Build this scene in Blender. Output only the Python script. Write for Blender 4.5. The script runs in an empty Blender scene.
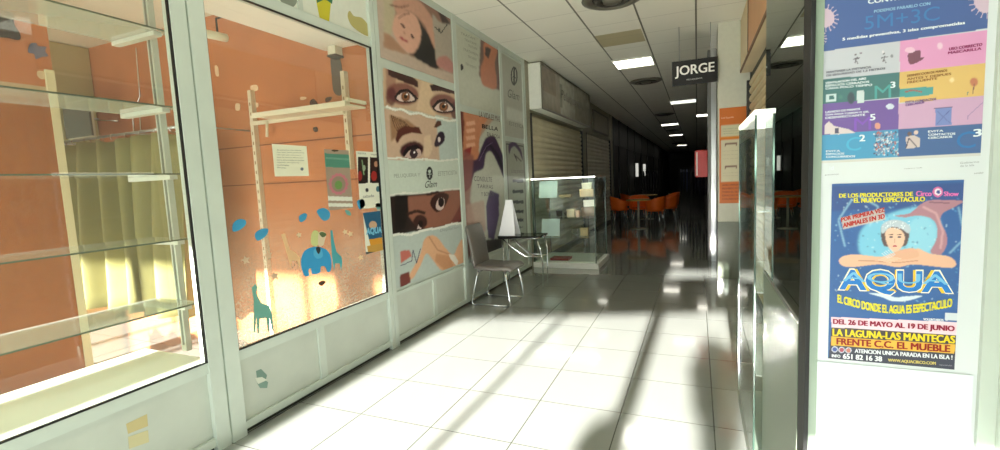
import bpy, math, random
import numpy as np
from mathutils import Vector, Matrix

SC = bpy.context.scene
COL = SC.collection
random.seed(7); np.random.seed(7)

# ------------------------------------------------------------------ camera, sun, sky, exposure
F = 464.0; PX, PY = 500.0, 225.0; H = 1.4
R = np.array([[0.92, 0.004, 0.391], [0.389, 0.107, -0.915], [-0.046, 0.994, 0.096]])
def _basis():
    def d(x, y):
        v = np.array([x-PX, -(y-PY), -F]); return v/np.linalg.norm(v)
    Y = d(697, 171); X = -d(-590, 230); X = X-X.dot(Y)*Y; X /= np.linalg.norm(X)
    return np.array([X, Y, np.cross(X, Y)])
R = _basis()
CAMP = np.array([0.0, 0.0, H])
cd = bpy.data.cameras.new('camera'); cam = bpy.data.objects.new('camera', cd); COL.objects.link(cam)
cd.sensor_width = 36; cd.lens = F/1000*36; cd.clip_start = .02; cd.clip_end = 200
m4 = Matrix([list(R[i])+[CAMP[i]] for i in range(3)]+[[0, 0, 0, 1]])
cam.matrix_world = m4
SC.camera = cam
SUN_TAN, SUN_DX = 0.31, 0.02
sd = bpy.data.lights.new('sun', 'SUN'); sun = bpy.data.objects.new('sun', sd); COL.objects.link(sun)
sd.energy = 29.0; sd.angle = math.radians(1.0); sd.color = (1, .975, .91)
sun.rotation_euler = Vector((SUN_DX, 1, -SUN_TAN)).to_track_quat('-Z', 'Y').to_euler()
sun.location = (-1, -12, 6)
W = bpy.data.worlds.new('world'); SC.world = W; W.use_nodes = True
W.node_tree.nodes['Background'].inputs[0].default_value = (.80, .92, 1, 1)
W.node_tree.nodes['Background'].inputs[1].default_value = 1.6
SC.view_settings.view_transform = 'Standard'; SC.view_settings.look = 'None'
SC.view_settings.gamma = 1; SC.view_settings.use_curve_mapping = False
SC.view_settings.exposure = 0.58
SC.cycles.max_bounces = 10; SC.cycles.diffuse_bounces = 6; SC.cycles.glossy_bounces = 6
SC.cycles.transparent_max_bounces = 24; SC.cycles.transmission_bounces = 8
SC.cycles.sample_clamp_indirect = 0; SC.cycles.blur_glossy = 1.2; SC.cycles.use_denoising = True

# ------------------------------------------------------------------ photo pixel -> point on a real plane
def ray(x, y): return R @ np.array([x-PX, -(y-PY), -F])
def onx(x, y, X): r = ray(x, y); return CAMP+r*(X/r[0])
def ony(x, y, Y): r = ray(x, y); return CAMP+r*(Y/r[1])
def onz(x, y, Z): r = ray(x, y); return CAMP+r*((Z-H)/r[2])

# ------------------------------------------------------------------ materials
def lin(c):
    c = np.asarray(c, float)/255.0
    return np.where(c <= .04045, c/12.92, ((c+.055)/1.055)**2.4)
_M = {}
def mat(name, rgb, rough=.5, metal=0, emit=0, spec=.5, coat=0, noise=0, nscale=20, bump=0):
    if name in _M: return _M[name]
    m = bpy.data.materials.new(name); m.use_nodes = True; nt = m.node_tree; b = nt.nodes['Principled BSDF']
    c = tuple(lin(rgb))+(1,)
    b.inputs['Base Color'].default_value = c; b.inputs['Roughness'].default_value = rough
    b.inputs['Metallic'].default_value = metal; b.inputs['Specular IOR Level'].default_value = spec
    b.inputs['Coat Weight'].default_value = coat
    if emit:
        b.inputs['Emission Color'].default_value = c; b.inputs['Emission Strength'].default_value = emit
    if noise or bump:
        tc = nt.nodes.new('ShaderNodeTexCoord'); n = nt.nodes.new('ShaderNodeTexNoise')
        n.inputs['Scale'].default_value = nscale; n.inputs['Detail'].default_value = 6
        nt.links.new(tc.outputs['Object'], n.inputs['Vector'])
        if noise:
            r = nt.nodes.new('ShaderNodeMapRange'); r.inputs['From Min'].default_value = .3; r.inputs['From Max'].default_value = .7
            r.inputs['To Min'].default_value = 1-noise; r.inputs['To Max'].default_value = 1+noise*.4
            nt.links.new(n.outputs['Fac'], r.inputs['Value'])
            v = nt.nodes.new('ShaderNodeVectorMath'); v.operation = 'SCALE'; v.inputs[0].default_value = c[:3]
            nt.links.new(r.outputs['Result'], v.inputs['Scale']); nt.links.new(v.outputs['Vector'], b.inputs['Base Color'])
        if bump:
            bp = nt.nodes.new('ShaderNodeBump'); bp.inputs['Strength'].default_value = bump; bp.inputs['Distance'].default_value = .01
            nt.links.new(n.outputs['Fac'], bp.inputs['Height']); nt.links.new(bp.outputs['Normal'], b.inputs['Normal'])
    _M[name] = m; return m
def glass(name, tint=(1, 1, 1), ior=1.5, rough=0.0, gloss=(1, 1, 1), haze=0):
    if name in _M: return _M[name]
    m = bpy.data.materials.new(name); m.use_nodes = True; nt = m.node_tree; nt.nodes.clear()
    o = nt.nodes.new('ShaderNodeOutputMaterial'); mx = nt.nodes.new('ShaderNodeMixShader')
    t = nt.nodes.new('ShaderNodeBsdfTransparent'); t.inputs[0].default_value = tuple(tint)+(1,)
    g = nt.nodes.new('ShaderNodeBsdfGlossy'); g.inputs['Roughness'].default_value = rough; g.inputs[0].default_value = tuple(gloss)+(1,)
    r0 = ((ior-1)/(ior+1))**2                                       # Schlick's curve, the same from both sides of the pane
    lw = nt.nodes.new('ShaderNodeLayerWeight'); pw_ = nt.nodes.new('ShaderNodeMath'); pw_.operation = 'POWER'; pw_.inputs[1].default_value = 5
    nt.links.new(lw.outputs['Facing'], pw_.inputs[0])
    f = nt.nodes.new('ShaderNodeMath'); f.operation = 'MULTIPLY_ADD'; f.inputs[1].default_value = 1-r0; f.inputs[2].default_value = r0
    lw.inputs[0].default_value = .5; nt.links.new(pw_.outputs[0], f.inputs[0])
    nt.links.new(f.outputs[0], mx.inputs[0]); nt.links.new(g.outputs[0], mx.inputs[2])
    if haze:
        d = nt.nodes.new('ShaderNodeBsdfDiffuse'); d.inputs[0].default_value = (.9, .92, .88, 1)
        m2 = nt.nodes.new('ShaderNodeMixShader'); m2.inputs[0].default_value = haze
        nt.links.new(t.outputs[0], m2.inputs[1]); nt.links.new(d.outputs[0], m2.inputs[2]); nt.links.new(m2.outputs[0], mx.inputs[1])
    else: nt.links.new(t.outputs[0], mx.inputs[1])
    nt.links.new(mx.outputs[0], o.inputs[0]); _M[name] = m; return m
def grid_mat(name, base, line, px, py, ox, oy, wx, wy, rough, lstr=(1, 1), noise=.06, extra=None, bump=0, coat=0, spec=.5, streak=0):
    """square tiles laid along object X/Y with joints"""
    m = bpy.data.materials.new(name); m.use_nodes = True; nt = m.node_tree; b = nt.nodes['Principled BSDF']; L = nt.links
    tc = nt.nodes.new('ShaderNodeTexCoord'); sp = nt.nodes.new('ShaderNodeSeparateXYZ'); L.new(tc.outputs['Object'], sp.inputs[0])
    def M(op, a, b_=None, c=None):
        n = nt.nodes.new('ShaderNodeMath'); n.operation = op
        for i, v in enumerate((a, b_, c)):
            if v is None: continue
            if isinstance(v, (int, float)): n.inputs[i].default_value = v
            else: L.new(v, n.inputs[i])
        return n.outputs[0]
    def joint(s, off, p, w, k):
        f = M('FRACT', M('DIVIDE', M('SUBTRACT', s, off), p))
        d = M('MINIMUM', f, M('SUBTRACT', 1.0, f))
        return M('MULTIPLY', M('LESS_THAN', d, w/p/2), k)
    jx = joint(sp.outputs[0], ox, px, wx, lstr[0]); jy = joint(sp.outputs[1], oy, py, wy, lstr[1])
    j = M('MAXIMUM', jx, jy)
    n = nt.nodes.new('ShaderNodeTexNoise'); n.inputs['Scale'].default_value = 3; n.inputs['Detail'].default_value = 5; L.new(tc.outputs['Object'], n.inputs['Vector'])
    # a slightly different tone for every tile
    wn = nt.nodes.new('ShaderNodeTexWhiteNoise'); wn.noise_dimensions = '2D'
    cb = nt.nodes.new('ShaderNodeCombineXYZ')
    L.new(M('FLOOR', M('DIVIDE', M('SUBTRACT', sp.outputs[0], ox), px)), cb.inputs[0]); L.new(M('FLOOR', M('DIVIDE', M('SUBTRACT', sp.outputs[1], oy), py)), cb.inputs[1])
    L.new(cb.outputs[0], wn.inputs['Vector'])
    k = M('ADD', M('MULTIPLY_ADD', n.outputs['Fac'], noise, 1-noise*.5), M('MULTIPLY_ADD', wn.outputs['Value'], noise*.6, -noise*.3))
    s = nt.nodes.new('ShaderNodeVectorMath'); s.operation = 'SCALE'; s.inputs[0].default_value = tuple(lin(base)); L.new(k, s.inputs['Scale'])
    src = s.outputs[0]
    def mix(fac, a, colr):
        x = nt.nodes.new('ShaderNodeMix'); x.data_type = 'RGBA'; L.new(fac, x.inputs[0]); L.new(a, x.inputs[6]); x.inputs[7].default_value = tuple(lin(colr))+(1,); return x.outputs[2]
    if extra:
        x0, x1, y0, y1, ec = extra
        a = M('MULTIPLY', M('MULTIPLY', M('GREATER_THAN', sp.outputs[0], x0), M('LESS_THAN', sp.outputs[0], x1)), M('MULTIPLY', M('GREATER_THAN', sp.outputs[1], y0), M('LESS_THAN', sp.outputs[1], y1)))
        src = mix(a, src, ec)
    src = mix(j, src, line)
    L.new(src, b.inputs['Base Color']); b.inputs['Roughness'].default_value = rough; b.inputs['Coat Weight'].default_value = coat
    b.inputs['Coat Roughness'].default_value = .05; b.inputs['Specular IOR Level'].default_value = spec
    if bump:
        n2 = nt.nodes.new('ShaderNodeTexNoise'); n2.inputs['Scale'].default_value = 2.2; n2.inputs['Detail'].default_value = 2; L.new(tc.outputs['Object'], n2.inputs['Vector'])
        bp = nt.nodes.new('ShaderNodeBump'); bp.inputs['Strength'].default_value = bump; bp.inputs['Distance'].default_value = .02
        L.new(n2.outputs['Fac'], bp.inputs['Height']); L.new(bp.outputs['Normal'], b.inputs['Normal']); L.new(bp.outputs['Normal'], b.inputs['Coat Normal'])
    return m
def print_mat():
    m = bpy.data.materials.new('printed_sheet'); m.use_nodes = True; nt = m.node_tree; b = nt.nodes['Principled BSDF']
    a = nt.nodes.new('ShaderNodeVertexColor'); a.layer_name = 'Col'
    nt.links.new(a.outputs[0], b.inputs['Base Color']); b.inputs['Roughness'].default_value = .38; b.inputs['Specular IOR Level'].default_value = .4
    return m
PRINT = print_mat()
ALU = mat('white_aluminium', (200, 210, 200), .35, noise=.05, nscale=6)
ALU2 = mat('kick_panel', (194, 201, 190), .4, noise=.06, nscale=5)
BLACK = mat('black_rubber', (14, 15, 14), .6)
WHITE = mat('white_paint', (225, 228, 216), .6, noise=.04)
CHROME = mat('chrome', (225, 228, 230), .09, metal=1)
STEEL = mat('brushed_steel', (190, 192, 190), .3, metal=1)
GLASS = glass('clear_glass', (.97, .99, .97), haze=.03)  # slight diffuse white stands in for whitish reflections on the panes
GREENGLASS = glass('green_edge_glass', (.96, .99, .975), 1.5)
SHELFGLASS = glass('shelf_glass', (.90, .95, .90), 1.5, haze=.34)  # stronger white haze imitates the reflections on the shelf tops
EDGE = mat('glass_edge', (58, 84, 72), .2)

# ------------------------------------------------------------------ mesh builder
class MB:
    def __init__(s): s.v = []; s.f = []; s.mi = []; s.mats = []; s.sm = []; s.cur = 0
    def use(s, m):
        if m not in s.mats: s.mats.append(m)
        s.cur = s.mats.index(m); return s
    def add(s, vs, fs, smooth=False):
        o = len(s.v); s.v += [tuple(map(float, p)) for p in vs]
        for f in fs: s.f.append([i+o for i in f]); s.mi.append(s.cur); s.sm.append(smooth)
        return s
    def box(s, x0, x1, y0, y1, z0, z1):
        vs = [(x, y, z) for z in (z0, z1) for y in (y0, y1) for x in (x0, x1)]
        return s.add(vs, [(0, 2, 3, 1), (4, 5, 7, 6), (0, 1, 5, 4), (2, 6, 7, 3), (0, 4, 6, 2), (1, 3, 7, 5)])
    def bar(s, a, b, w, h=None):          # rectangular bar from a to b
        h = h or w; a = Vector(a); b = Vector(b); d = (b-a).normalized()
        up = Vector((0, 0, 1)) if abs(d.z) < .95 else Vector((1, 0, 0))
        u = d.cross(up).normalized()*w/2; v = u.cross(d).normalized()*h/2
        vs = [p+i*u+j*v for p in (a, b) for i, j in ((-1, -1), (1, -1), (1, 1), (-1, 1))]
        return s.add(vs, [(0, 1, 2, 3), (7, 6, 5, 4), (0, 4, 5, 1), (1, 5, 6, 2), (2, 6, 7, 3), (3, 7, 4, 0)])
    def tube(s, pts, r, n=10, rnd=True):
        P = [Vector(p) for p in pts]; rs = r if isinstance(r, (list, tuple)) else [r]*len(P)
        vs = []; prev = None
        for i, p in enumerate(P):
            d = (P[min(i+1, len(P)-1)]-P[max(i-1, 0)]).normalized()
            if prev is None:
                up = Vector((0, 0, 1)) if abs(d.z) < .9 else Vector((1, 0, 0)); u = d.cross(up).normalized()
            else: u = (prev-d*prev.dot(d)).normalized()
            prev = u; w = d.cross(u)
            for k in range(n):
                a = 2*math.pi*k/n; vs.append(p+(u*math.cos(a)+w*math.sin(a))*rs[i])
        fs = [(i*n+k, i*n+(k+1) % n, (i+1)*n+(k+1) % n, (i+1)*n+k) for i in range(len(P)-1) for k in range(n)]
        fs += [tuple(range(n))[::-1], tuple((len(P)-1)*n+k for k in range(n))]
        return s.add(vs, fs, True)
    def lathe(s, prof, c=(0, 0, 0), n=28):
        vs = [(c[0]+r*math.cos(2*math.pi*k/n), c[1]+r*math.sin(2*math.pi*k/n), c[2]+z) for r, z in prof for k in range(n)]
        fs = [(i*n+k, i*n+(k+1) % n, (i+1)*n+(k+1) % n, (i+1)*n+k) for i in range(len(prof)-1) for k in range(n)]
        return s.add(vs, fs, True)
    def surf(s, rows, smooth=True):       # grid of points
        n = len(rows[0]); vs = [p for r_ in rows for p in r_]
        return s.add(vs, [(i*n+j, i*n+j+1, (i+1)*n+j+1, (i+1)*n+j) for i in range(len(rows)-1) for j in range(n-1)], smooth)
    def build(s, name, m=None, parent=None, bevel=0, loc=None, solid=0, subd=0):
        me = bpy.data.meshes.new(name); me.from_pydata(s.v, [], s.f); 
        for mm in (s.mats or [m]): me.materials.append(mm)
        if s.mats: me.polygons.foreach_set('material_index', s.mi)
        me.polygons.foreach_set('use_smooth', s.sm); me.update()
        o = bpy.data.objects.new(name, me); COL.objects.link(o)
        if loc is not None:
            me.transform(Matrix.Translation(-Vector(loc))); o.location = loc
        if parent is not None:
            o.parent = parent; o.matrix_parent_inverse = Matrix.Translation(-Vector(parent.location)) if loc is None and parent.get('_w') else Matrix.Identity(4)
        if solid:
            q = o.modifiers.new('solid', 'SOLIDIFY'); q.thickness = solid; q.offset = 0
        if subd:
            q = o.modifiers.new('sub', 'SUBSURF'); q.levels = subd; q.render_levels = subd
        if bevel:
            q = o.modifiers.new('bevel', 'BEVEL'); q.width = bevel; q.segments = 2; q.limit_method = 'ANGLE'
        return o
def tag(o, label=None, cat=None, group=None, kind=None):
    if label: o['label'] = label
    if cat: o['category'] = cat
    if group: o['group'] = group
    if kind: o['kind'] = kind
    return o
def empty(name, loc=(0, 0, 0), label=None, cat=None, group=None, kind=None, rz=0):
    o = bpy.data.objects.new(name, None); COL.objects.link(o); o.location = loc; o.rotation_euler.z = rz; o.empty_display_size = .1
    return tag(o, label, cat, group, kind)
def wempty(name, loc, *a, **k):           # parts are modelled in room coordinates, the empty sits at the base
    o = empty(name, loc, *a, **k); o['_w'] = 1; return o
def copy_tree(o, parent=None):
    c = o.copy(); COL.objects.link(c)
    if parent is not None: c.parent = parent
    for ch in [q for q in bpy.data.objects if q.parent == o]: copy_tree(ch, c)
    return c
def box(name, m, x0, x1, y0, y1, z0, z1, parent=None, bevel=0):
    return MB().box(x0, x1, y0, y1, z0, z1).build(name, m, parent, bevel)

# ------------------------------------------------------------------ lettering and printed sheets
_T = {}
def text2d(body, offset=0, shear=0):
    key = (body, offset, shear)
    if key in _T: return _T[key]
    c = bpy.data.curves.new('t', 'FONT'); c.body = body; c.offset = offset; c.shear = shear; c.resolution_u = 3; c.fill_mode = 'FRONT'
    o = bpy.data.objects.new('t', c); COL.objects.link(o)
    dg = bpy.context.evaluated_depsgraph_get(); me = bpy.data.meshes.new_from_object(o.evaluated_get(dg))
    v = np.array([q.co[:2] for q in me.vertices]) if len(me.vertices) else np.zeros((0, 2)); f = [list(p.vertices) for p in me.polygons]
    bpy.data.objects.remove(o); bpy.data.curves.remove(c); bpy.data.meshes.remove(me)
    _T[key] = (v, f); return _T[key]
def spline(pts, k=6):
    n = len(pts); out = []; P = np.array(pts, float)
    for i in range(n):
        a, b, c, d = P[i-1], P[i], P[(i+1) % n], P[(i+2) % n]
        for t in np.arange(k)/k:
            out.append(.5*((2*b)+(c-a)*t+(2*a-5*b+4*c-d)*t*t+(3*b-a-3*c+d)*t**3))
    return out
def inpoly(U, V, pts):
    m = np.zeros(U.shape, bool); n = len(pts)
    for i in range(n):
        x0, y0 = pts[i]; x1, y1 = pts[(i+1) % n]
        if y0 == y1: continue
        c = (y0 > V) != (y1 > V)
        m ^= c & (U < (x1-x0)*(V-y0)/(y1-y0)+x0)
    return m
class Sheet:
    """printed sheet on the plane X=pos (axis 'x', faces +X) or Y=pos (axis 'y', faces -Y). Artwork is given where the photo shows it."""
    def __init__(s, axis, pos, u0, u1, v0, v1, nu, nv, base):
        s.axis, s.pos = axis, pos; s.u0, s.u1, s.v0, s.v1 = u0, u1, v0, v1; s.nu, s.nv = nu, nv
        s.U, s.V = np.meshgrid(np.linspace(u0, u1, nu), np.linspace(v0, v1, nv))
        s.C = np.zeros((nv, nu, 3)); s.C[:] = lin(base); s.base = lin(base)
        s.tv = []; s.tf = []; s.tc = []; s.lift = .0006
    def uv(s, p):
        w = onx(p[0], p[1], s.pos) if s.axis == 'x' else ony(p[0], p[1], s.pos)
        return (w[1] if s.axis == 'x' else w[0], w[2])
    def mask(s, pts, soft):
        m = inpoly(s.U, s.V, pts).astype(float)
        for _ in range(int(soft)):
            p = np.pad(m, 1, mode='edge'); m = (p[:-2, 1:-1]+p[2:, 1:-1]+p[1:-1, :-2]+p[1:-1, 2:]+2*m)/6
        return m[..., None]
    def poly(s, pts, col, soft=0, a=1, curve=False):
        if curve: pts = spline(pts)
        m = s.mask([s.uv(p) for p in pts], soft)*a; s.C = s.C*(1-m)+lin(col)*m; return s
    def ell(s, cx, cy, rx, ry, col, rot=0, soft=1, a=1):
        r = math.radians(rot); pts = []
        for k in range(28):
            t = 2*math.pi*k/28; x, y = rx*math.cos(t), ry*math.sin(t)
            pts.append((cx+x*math.cos(r)-y*math.sin(r), cy+x*math.sin(r)+y*math.cos(r)))
        return s.poly(pts, col, soft, a)
    def line(s, pts, w, col, soft=0, a=1):
        for (x0, y0), (x1, y1) in zip(pts[:-1], pts[1:]):
            d = math.hypot(x1-x0, y1-y0) or 1; nx, ny = -(y1-y0)/d*w/2, (x1-x0)/d*w/2
            s.poly([(x0+nx, y0+ny), (x1+nx, y1+ny), (x1-nx, y1-ny), (x0-nx, y0-ny)], col, soft, a)
        return s
    def uvrect(s, a, b, c, d, col, al=1):    # fractions of the sheet: u a..b, v (from the top) c..d
        fu = (s.U-s.u0)/(s.u1-s.u0); fv = (s.v1-s.V)/(s.v1-s.v0)
        m = ((fu >= a) & (fu <= b) & (fv >= c) & (fv <= d))[..., None]*al; s.C = s.C*(1-m)+lin(col)*m; return s
    def noise(s, amt, cells=3):
        n = np.random.randn(s.nv, s.nu)
        for _ in range(cells):
            p = np.pad(n, 1, mode='edge'); n = (p[:-2, 1:-1]+p[2:, 1:-1]+p[1:-1, :-2]+p[1:-1, 2:]+2*n)/6
        n /= max(n.std(), 1e-6); s.C = np.clip(s.C*(1+amt*n[..., None]), 0, 1); return s
    def text(s, body, bl, br, tl, col, offset=0.0, shear=0, layer=0, wave=None):
        """lettering fitted to the box with bottom-left, bottom-right and top-left corners (photo pixels)"""
        O, A, B = (np.array(s.uv(q)) for q in (bl, br, tl))
        return s.text_uv(body, O, A-O, B-O, col, offset, shear, layer, wave)
    def text_uv(s, body, O, a, b, col, offset=0.0, shear=0, layer=0, wave=None):
        if offset and not layer and body != 'AQUA':      # heavier strokes: the same letters printed again a hair to each side
            h = np.linalg.norm(b); ua = a/np.linalg.norm(a); ub = b/h; d = offset*2.2*h
            for i, j, q in ((-1, -.5, 0), (1, -.5, .35), (-1, .5, .7), (1, .5, 1.05)): s.text_uv(body, O+ua*d*i+ub*d*j, a, b, col, 0, shear, q, wave)
            return s
        v, f = text2d(body, 0 if layer else offset, shear)
        vv = text2d(body, offset, shear)[0] if layer else v
        if len(v) == 0: return s
        lo = v.min(0); hi = v.max(0); src = vv if layer else v
        if layer: f = text2d(body, offset, shear)[1]
        t = (src-lo)/(hi-lo); 
        if wave is not None: t[:, 1] += wave*np.sin(t[:, 0]*math.pi)
        P = O+t[:, :1]*a+t[:, 1:]*b; o = len(s.tv)
        L = s.lift*(1+layer)
        s.tv += [(p[0], p[1], L) for p in P]; s.tf += [[i+o for i in q] for q in f]; s.tc += [tuple(lin(col))]*len(P); return s
    def build(s, name, label=None, cat=None, group=None, parent=None, thick=.002, material=None):
        U, V = s.U.ravel(), s.V.ravel(); n, m = s.nu, s.nv; k = n*m
        pts = np.zeros((k, 3)); pts[:, 0] = U; pts[:, 1] = V
        idx = np.arange(k).reshape(m, n)
        F_ = np.stack([idx[:-1, :-1], idx[:-1, 1:], idx[1:, 1:], idx[1:, :-1]], -1).reshape(-1, 4).tolist()
        back = np.array([(s.u0, s.v0, -thick), (s.u1, s.v0, -thick), (s.u1, s.v1, -thick), (s.u0, s.v1, -thick)])
        c0, c1, c2, c3 = 0, n-1, k-1, k-n
        F_ += [[k+3, k+2, k+1, k], list(range(0, n))[::-1]+[k, k+1], [int(idx[i, n-1]) for i in range(m)][::-1]+[k+1, k+2],
               [int(i) for i in idx[m-1, :]]+[k+2, k+3], [int(i) for i in idx[:, 0]]+[k+3, k]]
        P = np.vstack([pts, back]+([np.array(s.tv)] if s.tv else []))
        F_ += [[i+k+4 for i in q] for q in s.tf]
        Cc = np.vstack([s.C.reshape(-1, 3), np.tile(s.base, (4, 1))]+([np.array(s.tc)] if s.tc else []))
        if s.axis == 'x': Wd = np.stack([s.pos+P[:, 2], P[:, 0], P[:, 1]], 1)
        else: Wd = np.stack([P[:, 0], s.pos-P[:, 2], P[:, 1]], 1)
        ctr = Wd[:k].mean(0); ctr[2] = Wd[:, 2].min()
        me = bpy.data.meshes.new(name); me.from_pydata((Wd-(ctr if parent is None else 0)).tolist(), [], F_)
        at = me.color_attributes.new('Col', 'FLOAT_COLOR', 'POINT')
        at.data.foreach_set('color', np.hstack([np.clip(Cc, 0, 1), np.ones((len(Cc), 1))]).ravel().astype(np.float32))
        me.materials.append(material or PRINT); me.update()
        o = bpy.data.objects.new(name, me); COL.objects.link(o)
        if parent is None: o.location = ctr
        else: o.parent = parent; o.matrix_parent_inverse = Matrix.Translation(-Vector(parent.location)) if parent.get('_w') else Matrix.Identity(4)
        return tag(o, label, cat, group)

# ================================================================== THE SETTING
XL = -2.41; CZ = 3.2; XR = .6; YE = 46.0
FLOOR = grid_mat('floor_tiles', (148, 151, 146), (74, 78, 70), .5, .5, .08, .17, .006, .005, .11, noise=.05, bump=.012, coat=.6, spec=.7)
CEIL = grid_mat('ceiling_tiles', (246, 244, 230), (120, 118, 104), .611, .611, -.003, 7.70, .02, .012, .38, lstr=(1, .35), noise=.05, extra=(-1.24, -.64, 6.25, 6.85, (196, 186, 150)), spec=.5)
ORANGE = mat('orange_wall_paint', (196, 124, 78), .45, noise=.12, nscale=4)
BEIGE = mat('beige_wall_paint', (196, 172, 138), .6, noise=.06, nscale=4)
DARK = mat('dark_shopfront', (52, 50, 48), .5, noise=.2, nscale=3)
DARKER = mat('dark_metal', (30, 30, 32), .4)

tag(MB().add([(x, y, z) for z in (-.1, 0) for x, y in ((-6.6, -4.65), (1.3, -1.84), (1.3, YE), (-6.6, YE))],
    [(0, 3, 2, 1), (4, 5, 6, 7), (0, 1, 5, 4), (1, 2, 6, 5), (2, 3, 7, 6), (3, 0, 4, 7)]).build('floor', FLOOR), kind='structure')
tag(MB().box(XL-.1, XR+.2, -3.3, YE, CZ, CZ+.1).build('ceiling', CEIL), kind='structure')
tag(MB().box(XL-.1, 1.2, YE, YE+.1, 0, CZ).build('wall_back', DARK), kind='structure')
# outside the entrance: pavement
MATT = mat('mat_brown_grey', (84, 80, 72), .95, noise=.2, nscale=60)
dm = MB().add([(x, y, z) for z in (.001, .012) for x, y in ((-2.36, -3.08), (.55, -2.04), (.55, -.75), (-2.36, -1.75))], [(0, 3, 2, 1), (4, 5, 6, 7), (0, 1, 5, 4), (1, 2, 6, 5), (2, 3, 7, 6), (3, 0, 4, 7)]).build('added_door_mat', MATT)  # unseen mat, added to stop sun bouncing off the glossy floor
tag(dm, 'wide grey brown mat added out of view inside the entrance to stop floor glare', 'mat')
tag(MB().box(-12, 9, -16, -1.0, -.16, -.101).build('floor_pavement', mat('pavement', (214, 212, 204), .85, noise=.1)), kind='structure')

# --- left storefront: kick panels, rails, mullions, mural bays
GB, GT = .50, 2.51
wl = MB()
wl.use(ALU2).box(XL-.05, XL-.02, -3.1, 6.85, .03, GB-.05)
wl.use(mat('recess_shade', (60, 62, 52), .7)).box(XL-.06, XL-.025, -3.1, 6.85, 0, .03)  # dark strip carries the shade of the gap under the kick panels
wl.use(ALU)
for a in ((-3.1, 6.85, .03, .075), (-3.1, 3.17, GB-.06, GB-.0), (3.27, 6.85, GB-.06, GB-.03)): wl.box(XL-.05, XL, a[0], a[1], a[2], a[3])
for y in (-.75, .42, 2.40, 3.93, 5.3): wl.box(XL-.05, XL-.008, y-.03, y+.03, .03, GB-.05)
wl.box(XL-.06, XL-.012, 3.27, 6.85, GB-.05, CZ)                     # solid white boards behind the murals
wl.box(XL-.05, XL, -3.1, 6.85, 3.13, CZ)
for y0, y1 in ((4.575, 4.66), (5.86, 5.95), (6.74, 6.85)): wl.box(XL-.05, XL+.004, y0, y1, .03, CZ-.001)
wl.use(mat('dark_joint', (70, 72, 60), .6)).box(XL-.05, XL+.002, 6.83, 6.86, 0, CZ)
tag(wl.build('wall_left'), kind='structure')

def window(name, y0, y1, mull0, mull1):
    w = MB(); w.use(ALU)
    w.box(XL-.05, XL+.01, mull0, mull0+(mull1-mull0)*.44, .0, CZ); w.box(XL-.05, XL+.01, mull0+(mull1-mull0)*.5, mull1, .0, CZ)
    w.box(XL-.05, XL-.004, mull0+.02, mull1-.02, 0, CZ)
    w.box(XL-.05, XL, y0, y1, GT, GT+.07)
    w.use(WHITE).box(XL-.05, XL-.02, y0, y1, GT+.07, 3.13)
    w.use(ALU).box(XL-.05, XL-.01, (y0+y1)/2-.02, (y0+y1)/2+.02, GT+.07, 3.13)
    o = tag(w.build(name), kind='structure')
    t = .006
    MB().box(XL-.014, XL+.004, y0, y1, GB, GB+t).box(XL-.014, XL+.004, y0, y1, GT-t, GT).box(XL-.014, XL+.004, y1-t, y1, GB, GT).box(XL-.014, XL+.004, y0, y0+t, GB, GT).build('gasket', BLACK, o)
    MB().box(XL-.020, XL-.0145, y0+t, y1-t, GB+t, GT-t).build('pane', GLASS, o)
    return o
window('window_1', -.55, 1.583, 1.583, 1.762)
w2 = window('window_2', 1.762, 3.165, 3.165, 3.27)
def dirty_glass():
    m = GLASS.copy(); m.name = 'dusty_glass'; nt = m.node_tree; N = nt.nodes; L = nt.links
    out = N['Material Output']; top = out.inputs[0].links[0].from_socket
    tc = N.new('ShaderNodeTexCoord'); n1 = N.new('ShaderNodeTexNoise'); n1.inputs['Scale'].default_value = 80; n1.inputs['Detail'].default_value = 2
    n2 = N.new('ShaderNodeTexNoise'); n2.inputs['Scale'].default_value = 3.5; sp = N.new('ShaderNodeSeparateXYZ')
    for q in (n1, n2): L.new(tc.outputs['Object'], q.inputs['Vector'])
    L.new(tc.outputs['Object'], sp.inputs[0])
    h = N.new('ShaderNodeMapRange'); h.inputs['From Min'].default_value = 1.35; h.inputs['From Max'].default_value = .5; h.inputs['To Max'].default_value = .62; L.new(sp.outputs[2], h.inputs['Value'])
    a = N.new('ShaderNodeMapRange'); a.inputs['From Min'].default_value = .40; a.inputs['From Max'].default_value = .66; a.inputs['To Min'].default_value = .35; L.new(n1.outputs['Fac'], a.inputs['Value'])
    b = N.new('ShaderNodeMapRange'); b.inputs['From Min'].default_value = .35; b.inputs['From Max'].default_value = .65; b.inputs['To Min'].default_value = .5; L.new(n2.outputs['Fac'], b.inputs['Value'])
    m1 = N.new('ShaderNodeMath'); m1.operation = 'MULTIPLY'; L.new(h.outputs[0], m1.inputs[0]); L.new(a.outputs[0], m1.inputs[1])
    m2 = N.new('ShaderNodeMath'); m2.operation = 'MULTIPLY'; L.new(m1.outputs[0], m2.inputs[0]); L.new(b.outputs[0], m2.inputs[1])
    d = N.new('ShaderNodeBsdfDiffuse'); d.inputs[0].default_value = (.86, .76, .6, 1); mx = N.new('ShaderNodeMixShader')
    L.new(m2.outputs[0], mx.inputs[0]); L.new(top, mx.inputs[1]); L.new(d.outputs[0], mx.inputs[2]); L.new(mx.outputs[0], out.inputs[0]); return m
for q in w2.children:
    if q.name.startswith('pane'): q.data.materials[0] = dirty_glass()
window('window_3', -2.9, -.72, -.72, -.55)

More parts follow.
